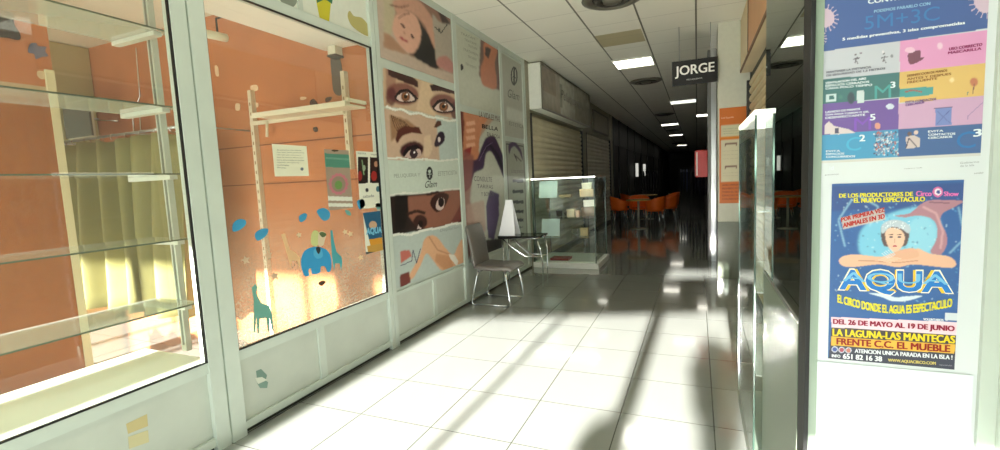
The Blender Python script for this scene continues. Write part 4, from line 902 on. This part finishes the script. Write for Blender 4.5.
# big title: yellow rim, white line, blue letters
def ttl(bl, br, tl):
    s.text('AQUA', bl, br, tl, (240, 200, 60), offset=.075); s.text('AQUA', (bl[0]+.9, bl[1]-.9), (br[0]-.9, br[1]-.9), (tl[0]+.9, tl[1]+.9), (250, 244, 220), offset=.05, layer=1)
    s.text('AQUA', (bl[0]+1.6, bl[1]-1.6), (br[0]-1.6, br[1]-1.6), (tl[0]+1.6, tl[1]+1.6), (40, 124, 204), offset=.03, layer=2)
    s.text('AQUA', (bl[0]+3, bl[1]-11), (br[0]-3.5, br[1]-11), (tl[0]+3, tl[1]+3.2), (120, 190, 230), offset=.005, layer=3)
ttl((839, 293.8), (951.5, 297.5), (839, 268.5))
s.poly(K2([(180, 95), (230, 110), (280, 128), (340, 125), (400, 105), (330, 108), (290, 112), (240, 98)]), (214, 230, 240), 1, curve=True)
s.text('EL CIRCO DONDE EL AGUA ES ESPECTACULO', *K2([(52, 132), (518, 150), (52, 100)]), YL, offset=.02, wave=-1.1)
s.poly(K2([(400, 192), (484, 196), (484, 210), (400, 206)]), (180, 200, 220), 1, .0); s.text('VOLUNTARIOS', *K2([(402, 206), (484, 210), (402, 196)]), (220, 228, 236), offset=.02)
s.poly(K2([(492, 175), (545, 178), (545, 208), (492, 206)]), (214, 222, 228))
s.poly(K2([(26, 192), (552, 214), (548, 268), (26, 234)]), (250, 214, 226)); s.text('DEL 26 DE MAYO AL 19 DE JUNIO', *K2([(34, 226), (528, 257), (34, 200)]), (150, 24, 60), offset=.022)
s.poly(K2([(26, 234), (548, 268), (545, 345), (20, 315)]), (44, 30, 26)); s.text('LA LAGUNA-LAS MANTECAS', *K2([(32, 268), (530, 300), (32, 240)]), (240, 214, 40), offset=.022)
s.poly(K2([(26, 272), (532, 305), (530, 343), (24, 308)]), (236, 180, 34)); s.text('FRENTE C.C. EL MUEBLE', *K2([(48, 304), (510, 336), (48, 278)]), (150, 30, 20), offset=.022)
s.poly(K2([(20, 312), (546, 345), (540, 430), (10, 400)]), (24, 26, 56))
for i, x in enumerate((40, 68, 96)): s.ell(*K2([(x, 325+2*i)])[0], 3.1, 3.1, (200, 206, 224), 0, 0); s.ell(*K2([(x, 325+2*i)])[0], 2.3, 2.3, ((40, 70, 150), (170, 60, 80), (190, 110, 90))[i], 0, 0)
s.text('ATENCION UNICA PARADA EN LA ISLA !', *K2([(122, 338), (520, 366), (122, 322)]), (226, 230, 236), offset=.022)
s.text('INFO', *K2([(28, 356), (62, 359), (28, 344)]), (226, 230, 236), offset=.022); s.text('651 82 16 38', *K2([(74, 362), (232, 374), (74, 342)]), (236, 240, 244), offset=.022)
s.text('WWW.AQUACIRCO.COM', *K2([(258, 376), (452, 390), (258, 362)]), (206, 190, 110), offset=.022); s.text('espectaculos', *K2([(468, 392), (520, 396), (468, 384)]), (160, 160, 170))
s.C = s.C*.92+.08*lin((196, 200, 208)); s.build('circus_poster', 'blue AQUA circus poster with a mermaid leaning on the title, below the health notice', 'poster')
# blank white sheet under it and backing
box('blank_sheet', mat('blank_white', (228, 236, 240), .5), .281, .600, YP-.002, YP, .35, .889)
tag(bpy.data.objects['blank_sheet'], 'blank white sheet at the bottom of the screen, under the circus poster', 'sheet')

# ================================================================== STICKERS AND PAPERS ON THE SHOP WINDOW
XS = XL-.0135
def paper(label, corners, base, fn=None, name='paper_notice', nu=90, nv=120, group=None, cat='notice'):
    P = np.array([(onx(c[0], c[1], XS)[1], onx(c[0], c[1], XS)[2]) for c in corners])
    s = Sheet('x', XS, P[:, 0].min(), P[:, 0].max(), P[:, 1].min(), P[:, 1].max(), nu, nv, base); s.lift = .0004
    if fn: fn(s)
    return s.build(name, label, cat, group, thick=.0006)
def f1(s):
    for i in range(8): s.text(('Se comunica a los clientes', 'que este local permanece', 'cerrado por reformas y', 'que la nueva direccion', 'sera anunciada en breve', 'rogamos disculpen las', 'molestias', 'Gracias')[i], (277, 150.5+2.5*i), (277+(24, 27, 24, 26, 27, 22, 12, 9)[i], 151+2.5*i), (277, 149.2+2.5*i), (96, 100, 90))
    s.ell(302, 169, 1.6, 1.6, (110, 120, 130), 0, 0)
paper('white typed sheet taped to the orange shop window', [(272, 144), (309, 176)], (232, 232, 206), f1)
def f2(s):
    s.poly([(322, 153), (353, 155), (353, 168), (322, 167)], (84, 142, 122)); s.text('INFORMACION', (326, 159), (350, 160.5), (326, 157), (150, 190, 170)); s.ell(335, 150.5, 3.5, 1.2, (70, 60, 40), 0, 0)
    for k in range(14):
        a = 2*math.pi*k/14; s.ell(338.5+8*math.cos(a), 184+9*math.sin(a), 2, 2, (196, 120, 130), 0, 0)
    s.ell(338.5, 184, 7, 8, (150, 134, 116), 0, 0); s.ell(338.5, 185, 3.8, 4.4, (110, 150, 84), 0, 0)
    s.poly([(326, 196), (353, 197), (353, 201), (326, 200.5)], (226, 228, 214)); s.poly([(326, 203), (353, 203.5), (353, 207), (326, 206.5)], (226, 228, 214))
paper('grey poster with a teal band and a pink wreath in the shop window', [(324, 149), (353, 208)], (164, 146, 128), f2)
def f3(s):
    s.poly([(358, 157), (368, 157), (368, 183), (358, 184)], (40, 30, 28)); s.poly([(370, 157), (381, 158), (381, 183), (370, 183)], (44, 26, 26))
    s.ell(360, 176, 2, 5, (150, 40, 40), 0, 0); s.ell(374, 176, 3, 5, (160, 44, 40), 0, 0); s.line([(362, 160), (364, 175)], 1.2, (120, 150, 110)); s.ell(376, 164, 1.8, 3, (190, 140, 110), 0, 0); s.ell(364, 168, 1.6, 3, (150, 170, 140), 0, 0)
    s.text('FIESTA', (358, 154), (366, 154.5), (358, 152.5), (90, 90, 90)); s.text('musical', (371, 155), (379, 155.5), (371, 153.5), (90, 90, 90)); s.ell(367, 190, 1.6, 2, (60, 60, 60), 0, 0); s.ell(378, 189, 2, 3, (70, 110, 120), 0, 0); s.text('sabado', (363, 198), (374, 197), (363, 195), (90, 96, 100))
paper('white poster with two dark pictures of red dancers in the shop window', [(356, 151), (380.5, 207)], (228, 230, 212), f3)
def f4(s):
    s.poly([(360, 212), (384, 211), (384, 240), (360, 240)], (40, 96, 130), 1); s.ell(373, 225, 4, 4, (196, 160, 130), 0, 1); s.text('AQUA', (366, 236), (382, 234), (366, 228), (120, 190, 220), offset=.05)
    s.poly([(366, 240), (384, 237), (384, 243), (367, 246)], (214, 150, 50)); s.poly([(362, 210), (372, 252), (362, 252)], (230, 230, 214)); s.poly([(367, 246), (384, 243), (384, 252), (368, 252)], (196, 150, 70))
paper('small copy of the AQUA circus poster at the edge of the shop window', [(363, 213), (383, 250)], (36, 60, 70), f4, name='circus_poster', cat='poster')

def sticker(name, label, cat, polys, thick=.0006, x=XS-.0006, group=None):
    m = MB()
    for i, (pts, col, curve) in enumerate(polys):
        m.use(mat('sticker_'+'_'.join(map(str, col)), col, .45))
        pp = spline(pts, 5) if curve else pts; k = len(pp); d = thick+.0005*i
        fr_ = [onx(p[0], p[1], x) for p in pp]; m.add([(q[0]+d, q[1], q[2]) for q in fr_]+[(q[0], q[1], q[2]) for q in fr_], [tuple(range(k)), tuple(range(k, 2*k))[::-1]]+[(j, (j+1) % k, k+(j+1) % k, k+j) for j in range(k)])
    o = m.build(name); c = np.array(o.data.vertices[0].co)
    V = np.array([v.co[:] for v in o.data.vertices]); c = V.mean(0); c[2] = V[:, 2].min()
    o.data.transform(Matrix.Translation(-Vector(c))); o.location = c
    return tag(o, label, cat, group)
BLU = (60, 152, 196); TEAL = (110, 168, 160)
Z6 = zm(225, 200, 3.0)
for pts, t in (([(24, 72), (40, 58), (60, 60), (62, 74), (44, 90), (24, 94)], 'leftmost blue cloud sticker, nearest the white mullion'), ([(92, 98), (112, 86), (130, 88), (122, 108), (100, 122), (90, 112)], 'blue cloud sticker, second from the left'),
               ([(222, 50), (236, 40), (246, 44), (240, 60), (226, 66)], 'small blue cloud sticker above left of the elephant'), ([(276, 32), (296, 24), (314, 36), (312, 56), (296, 62), (282, 48)], 'largest blue cloud sticker, above right of the elephant'),
               ([(396, 4), (414, -2), (420, 16), (404, 28)], 'blue cloud sticker below the white dancers poster'), ([(360, 30), (374, 34), (378, 46), (366, 44)], 'tiny teal cloud sticker between the posters'), ([(452, 12), (464, 10), (466, 24), (456, 28)], 'pale teal cloud sticker at the right edge of the window')):
    sticker('cloud_sticker', t+' in the orange window', 'sticker', [(Z6(pts), BLU if 'teal' not in t else TEAL, True)], group='blue cloud stickers on the shop window')
sticker('elephant_sticker', 'blue elephant sticker carrying two small riders in the orange window', 'sticker', [
    (Z6([(232, 165), (245, 148), (275, 140), (305, 150), (318, 175), (318, 208), (308, 216), (300, 200), (288, 200), (284, 218), (262, 222), (258, 205), (250, 210), (252, 226), (240, 228), (232, 212), (228, 190)]), (48, 150, 204), True),
    (Z6([(268, 148), (280, 142), (290, 150), (292, 170), (276, 176), (266, 164)]), (84, 176, 218), True),
    (Z6([(258, 110), (266, 92), (280, 96), (282, 118), (276, 138), (260, 134)]), (200, 206, 140), True), (Z6([(280, 100), (292, 94), (302, 102), (300, 116), (294, 136), (280, 136)]), (216, 200, 170), True),
    (Z6([(282, 100), (292, 96), (304, 104), (292, 112)]), (90, 110, 70), True), (Z6([(272, 146), (280, 140), (286, 148), (280, 162)]), (40, 44, 50), True)])
sticker('giraffe_sticker', 'teal giraffe sticker standing behind the blue elephant', 'sticker', [(Z6([(316, 92), (322, 90), (326, 120), (334, 155), (350, 172), (352, 188), (348, 212), (344, 190), (330, 190), (328, 212), (322, 180), (318, 130)]), (72, 160, 170), False)])
sticker('giraffe_sticker', 'large teal giraffe sticker low in the left corner of the orange window', 'sticker', [(Z6([(80, 262), (92, 252), (98, 262), (92, 278), (108, 308), (132, 318), (140, 338), (146, 392), (142, 392), (134, 352), (132, 396), (128, 396), (124, 354), (104, 356), (102, 400), (97, 400), (94, 352), (90, 398), (86, 396), (86, 300)]), (104, 164, 150), False)])
sticker('giraffe_sticker', 'pale cream giraffe sticker left of the blue elephant', 'sticker', [(Z6([(168, 104), (180, 100), (186, 122), (194, 148), (214, 160), (226, 176), (224, 206), (216, 182), (200, 182), (198, 204), (190, 176), (176, 128)]), (226, 186, 140), False)])
for (x, y), t in (((222, 105), 'pale flower sticker between the pale giraffe and the elephant'), ((360, 96), 'pale flower sticker above the right giraffe'), ((376, 102), 'pale flower sticker right of the right giraffe'), ((130, 166), 'pale flower sticker right of the left clouds'), ((62, 180), 'pale flower sticker above the large giraffe'), ((148, 228), 'pale flower sticker right of the large giraffe'), ((407, 172), 'pale flower sticker beside the small circus poster')):
    n = 10; r1 = 9 if x not in (130, 62, 148) else 14
    pts = Z6([(x+(r1 if k % 2 else r1*.55)*math.cos(2*math.pi*k/n), y+(r1 if k % 2 else r1*.55)*math.sin(2*math.pi*k/n)) for k in range(n)])
    sticker('flower_sticker', t, 'sticker', [(pts, (226, 200, 160) if r1 == 9 else (206, 180, 150), True)], group='pale flower stickers on the shop window')
sticker('bird_sticker', 'small dark bird-like sticker under the blue elephant', 'sticker', [(Z6([(280, 250), (292, 242), (302, 246), (290, 258)]), (70, 50, 36), True)])
# stickers on the opaque transom and tape marks on the kick panels
XT = XL-.0195
sticker('leaf_sticker', 'yellow and green sticker at the top above the orange window', 'sticker', [([(316, 0), (319, -8), (331, -8), (331, 1), (329, 23), (320, 20)], (206, 196, 40), False), ([(317, 3), (316, -8), (333, -8), (332, 4), (325, -1)], (36, 110, 80), False)], x=XT)
sticker('fish_sticker', 'yellowish fish sticker above the right corner of the orange window', 'sticker', [([(348, 13), (350, 11), (354, 16), (362, 18), (369, 27), (369, 36), (361, 33), (352, 26), (348, 18)], (186, 176, 110), True)], x=XT)
sticker('grey_sticker', 'grey sticker cut by the top edge above the orange window', 'sticker', [([(280, -6), (298, -6), (297, 2), (291, 8), (282, 3)], (132, 142, 130), True)], x=XT)
XK = XL-.0195
sticker('tape_mark', 'two tan tape marks on the kick panel under the near window', 'sticker', [([(126, 424), (147, 414), (148, 426), (128, 434)], (196, 182, 130), False), ([(128, 437), (148, 430), (149, 442), (129, 449)], (202, 194, 150), False)], x=XK)
sticker('torn_sticker', 'torn teal sticker on the kick panel under the orange window', 'sticker', [([(256, 371), (261, 369), (267, 375), (266, 379), (257, 379)], (110, 140, 128), False), ([(257, 383), (263, 379), (268, 382), (267, 388), (260, 388)], (120, 150, 138), False), ([(255, 378), (262, 377), (267, 380), (258, 384)], (210, 214, 200), False)], x=XK)

# ================================================================== INSIDE THE SHOP
# glass shelves on brackets behind the near window
for z, t in ((2.285, 'top'), (1.88, 'second'), (1.515, 'third'), (1.15, 'fourth'), (.775, 'lowest')):
    r = wempty('display_shelf', (-2.85, .5, z-.02), t+' glass shelf behind the near shop window', 'shelf', 'glass display shelves')
    MB().box(-3.05, -2.65, -1.6, 1.74, z-.004, z+.004).build('glass_board', SHELFGLASS, r)
    MB().box(-2.652, -2.648, -1.6, 1.74, z-.004, z+.004).build('front_edge', mat('dark_edge', (90, 100, 80), .2), r)
    MB().box(-3.05, -2.67, 1.66, 1.70, z-.028, z-.005).build('bracket', mat('bracket_white', (214, 218, 206), .4), r)
r = wempty('shelf_standard', (-2.85, 1.72, .46), 'slotted white upright carrying the glass shelves', 'shelf support')
MB().box(-2.872, -2.828, 1.742, 1.775, .461, 2.56).build('upright', mat('standard_white', (206, 212, 200), .4), r)
MB().box(-2.858, -2.842, 1.740, 1.742, .5, 2.5).build('slot_strip', mat('slot_grey', (120, 124, 112), .5), r)

# curtain
CUR = mat('curtain_cloth', (146, 140, 88), .8, noise=.06)
YC = 2.62; c0 = ony(66, 200, YC)[0]; c1 = ony(187, 200, YC)[0]; cz1 = ony(130, 140, YC)[2]; cz0 = max(.03, ony(140, 309, YC)[2])
r = wempty('curtain', ((c0+c1)/2, YC, cz0), 'pale olive curtain hanging on rings in the back of the shop', 'curtain')
rows = []; N = 170
for i in range(12):
    t = i/11; row = []
    for k in range(N+1):
        u = k/N
        a = .07+.07*t; y = YC+a*math.sin(u*2*math.pi*6.5+.9*math.sin(u*9))+.02*math.sin(u*40+t*3)-.03*t
        z = cz1+(cz0-cz1)*t+.025*abs(math.sin(u*math.pi*8.5))*(1-t)
        row.append((c0+(c1-c0)*u+.02*math.sin(u*33+t*2), y, z))
    rows.append(row)
MB().surf(rows).build('cloth', CUR, r, solid=.004)
MB().tube([(c0-.1, YC, cz1+.06), (c1+.15, YC, cz1+.06)], .012).build('rod', STEEL, r)
for q in (c0-.08, c1+.12): MB().tube([(q, YC, cz1+.06), (q, 3.2, cz1+.06)], .008, 8).build('rod_bracket', STEEL, r)
for k in range(9):
    x = c0+.08+k*(c1-c0-.16)/8; MB().tube([(x, YC+.028*math.cos(a), cz1+.045+.028*math.sin(a)) for a in np.linspace(0, 6.28, 13)], .004, 6).build('ring', CHROME, r)
# lining strip, lighter
tag(MB().box(-6.34, -6.30, 2.2, 3.19, 0, 3.08).build('trim_1', mat('olive_trim', (190, 184, 140), .6)), kind='structure')
r = wempty('grey_mirror', (-6.1, 2.9, 2.05), 'small grey panel beside the curtain top', 'panel')
MB().box(-6.33, -5.82, 2.88, 2.90, 2.06, 2.42).build('panel', mat('grey_panel', (110, 112, 104), .2), r)
MB().box(-6.33, -5.82, 2.90, 2.92, 2.04, 2.44).build('backing', mat('pale_frame', (206, 204, 180), .5), r)
MB().bar((-6.3, 2.91, 2.3), (-6.3, 3.2, 2.3), .02).build('wall_bracket', STEEL, r)
# cork board on the partition
r = wempty('cork_board', (-4.6, 1.1, .0), 'large brown cork board on the partition behind the glass shelves', 'board')
MB().box(-4.599, -4.58, -2.4, 2.02, .04, 2.17).build('board', mat('cork', (166, 100, 44), .8, noise=.12, nscale=30), r)
MB().box(-4.599, -4.575, 2.02, 2.074, 0, 2.4).build('edge_post', mat('post_cream', (226, 220, 180), .5), r)
def wallpanel(name, label, cat, pts, col, X=-4.595):
    sticker(name, label, cat, [(pts, col, True)], x=X, thick=.003)
wallpanel('flower_sticker', 'blue grey flower decal high on the orange partition', 'sticker', [(30, 44), (36, 43), (38, 46), (46, 47), (45, 51), (48, 56), (42, 57), (36, 59), (34, 54), (28, 52)], (104, 108, 134))
wallpanel('paint_patch', 'white patch of bare plaster on the orange partition', 'patch', [(38, 71), (44, 72), (47, 78), (41, 79), (37, 75)], (222, 196, 160))
wallpanel('dark_picture', 'dark picture at the upper left on the orange partition', 'picture', [(-8, 10), (12, 13), (14, 24), (20, 34), (19, 40), (8, 38), (-8, 34)], (52, 32, 30))
# wall rails on the orange back wall
def rail(label, pts, r_=.008):
    r = wempty('wall_rail', pts[0], label, 'rail', 'thin steel clothes rails on the orange wall')
    MB().tube(pts, r_, 8).build('bar', CHROME, r)
P3 = lambda x, y, Y=3.12: tuple(ony(x, y, Y))
rail('tall thin rail dropping behind the shelf brackets', [P3(136, 48), P3(140, 96), P3(133, 118), P3(134, 134), P3(152, 136)])
rail('short horizontal rail above the curtain', [P3(94, 120), P3(118, 121)])
rail('bent rail right of the curtain top', [P3(140, 116), P3(141, 134), P3(161, 134), P3(161, 165)])
# shelf frame in the orange window, parallel to the back wall
sf = wempty('wall_shelf', (-3.3, 3.05, 0), 'white slotted shelf frame against the orange back wall', 'shelf')
CRM = mat('cream_steel', (222, 212, 184), .5)
xa = ony(253, 117, 3.17)[0]; xb = ony(346, 105, 3.17)[0]
fa = ony(253, 116, 2.92); fb = ony(346, 101, 2.92); zr = ony(300, 117, 3.15)[2]
def upright(x, z0, z1, nm='upright'):
    o = MB().box(x-.02, x+.02, 3.15, 3.199, z0, z1).build(nm, CRM, sf)
    q = MB()
    for k in range(int((z1-z0)/.09)): q.box(x-.005, x+.005, 3.147, 3.15, z0+.03+k*.09, z0+.06+k*.09)
    q.build('slots', mat('slot_brown', (150, 118, 80), .6), o)
upright(xa, 0, 2.33); upright(xb, 1.55, 2.36)
zb = (fa[2]+fb[2])/2
MB().box(fa[0], fb[0], 2.92, 3.149, zb-.02, zb-.008).build('shelf_board', CRM, sf)
MB().box(fa[0], fb[0], 2.905, 2.92, zb-.03, zb+.012).build('front_lip', mat('cream_lip', (228, 222, 196), .45), sf)
MB().box(xa, xb, 3.13, 3.149, zr-.025, zr+.01).build('rear_rail', CRM, sf)
MB().box(fb[0]-.012, fb[0]+.012, 2.93, 3.149, zb+.01, zb+.035).build('side_rail', CRM, sf)
MB().tube([P3(267, 121), P3(267, 137)], .012).build('hook', CRM, sf)
tag(MB().box(-6.3, XL-.07, 3.194, 3.2, 1.822, 1.832).box(-6.3, XL-.07, 3.194, 3.2, 1.46, 1.47).build('trim_2', mat('groove_brown', (130, 74, 44), .7)), kind='structure')
def wmark(name, label, cat, pts, col, Y=3.198):
    m = MB(); pp = [ony(p[0], p[1], Y) for p in spline(pts, 4)]; k = len(pp)
    m.add([(q[0], q[1]-.004, q[2]) for q in pp]+[(q[0], q[1], q[2]) for q in pp], [tuple(range(k))[::-1], tuple(range(k, 2*k))]+[(j, (j+1) % k, k+(j+1) % k, k+j) for j in range(k)])
    return tag(m.build(name, mat('mark_'+'_'.join(map(str, col)), col, .7)), label, cat)
wmark('brush_poster', 'narrow dark ink poster high on the orange wall by the white post', 'poster', [(331, 56), (337, 53), (341, 62), (343, 80), (341, 95), (334, 92), (332, 76)], (98, 88, 80))
for pts, t in (([(310, 102), (314, 99), (319, 106), (317, 110), (312, 107)], 'dark scribble just above the cream shelf'), ([(326, 98), (332, 97), (330, 101), (326, 102)], 'small dark spots above the right end of the shelf'), ([(313, 128), (317, 127), (318, 131), (315, 132)], 'small dark spot under the shelf')):
    wmark('wall_stain', t, 'stain', pts, (70, 50, 40))
for pts, t in (([(251, 86), (257, 85), (258, 90), (252, 91)], 'pale torn mark beside the left upright, upper'), ([(252, 103), (258, 103), (258, 107), (252, 107)], 'pale torn mark beside the left upright, lower'), ([(301, 97), (306, 97), (306, 99), (301, 100)], 'pale mark above the middle of the shelf'), ([(215, 66), (218, 67), (219, 76), (216, 75)], 'pale scrape high left in the orange window'), ([(236, 104), (240, 104), (240, 110), (236, 110)], 'pale scrape left of the left upright')):
    wmark('wall_stain', t, 'stain', pts, (236, 208, 170))
# white post and fluorescent tube under the soffit
r = wempty('white_post', (-2.76, 3.15, 2.475), 'short white boxed post under the soffit in the orange window corner', 'post')
MB().box(-2.80, -2.72, 3.1, 3.19, 2.49, 2.56).build('post_body', mat('post_white', (228, 224, 204), .5), r, bevel=.004)
MB().box(-2.805, -2.715, 3.095, 3.195, 2.475, 2.49).build('post_collar', mat('collar_grey', (90, 84, 76), .5), r)
r = wempty('tube_lamp', (-3.1, 2.05, 2.4), 'white tube lamp on a dark hanger behind the mullion', 'lamp')
q0, q1 = onx(203, 33, -2.98), onx(226, 38, -2.98)
MB().tube([tuple(q0), tuple(q1)], .028, 12).build('tube', mat('tube_white', (240, 232, 206), .4), r)
MB().tube([(q1[0], q1[1]-.06, q1[2]), (q1[0], q1[1]-.06, 2.57), (-2.75, q1[1]-.06, 2.57)], .007, 8).build('hanger', BLACK, r)
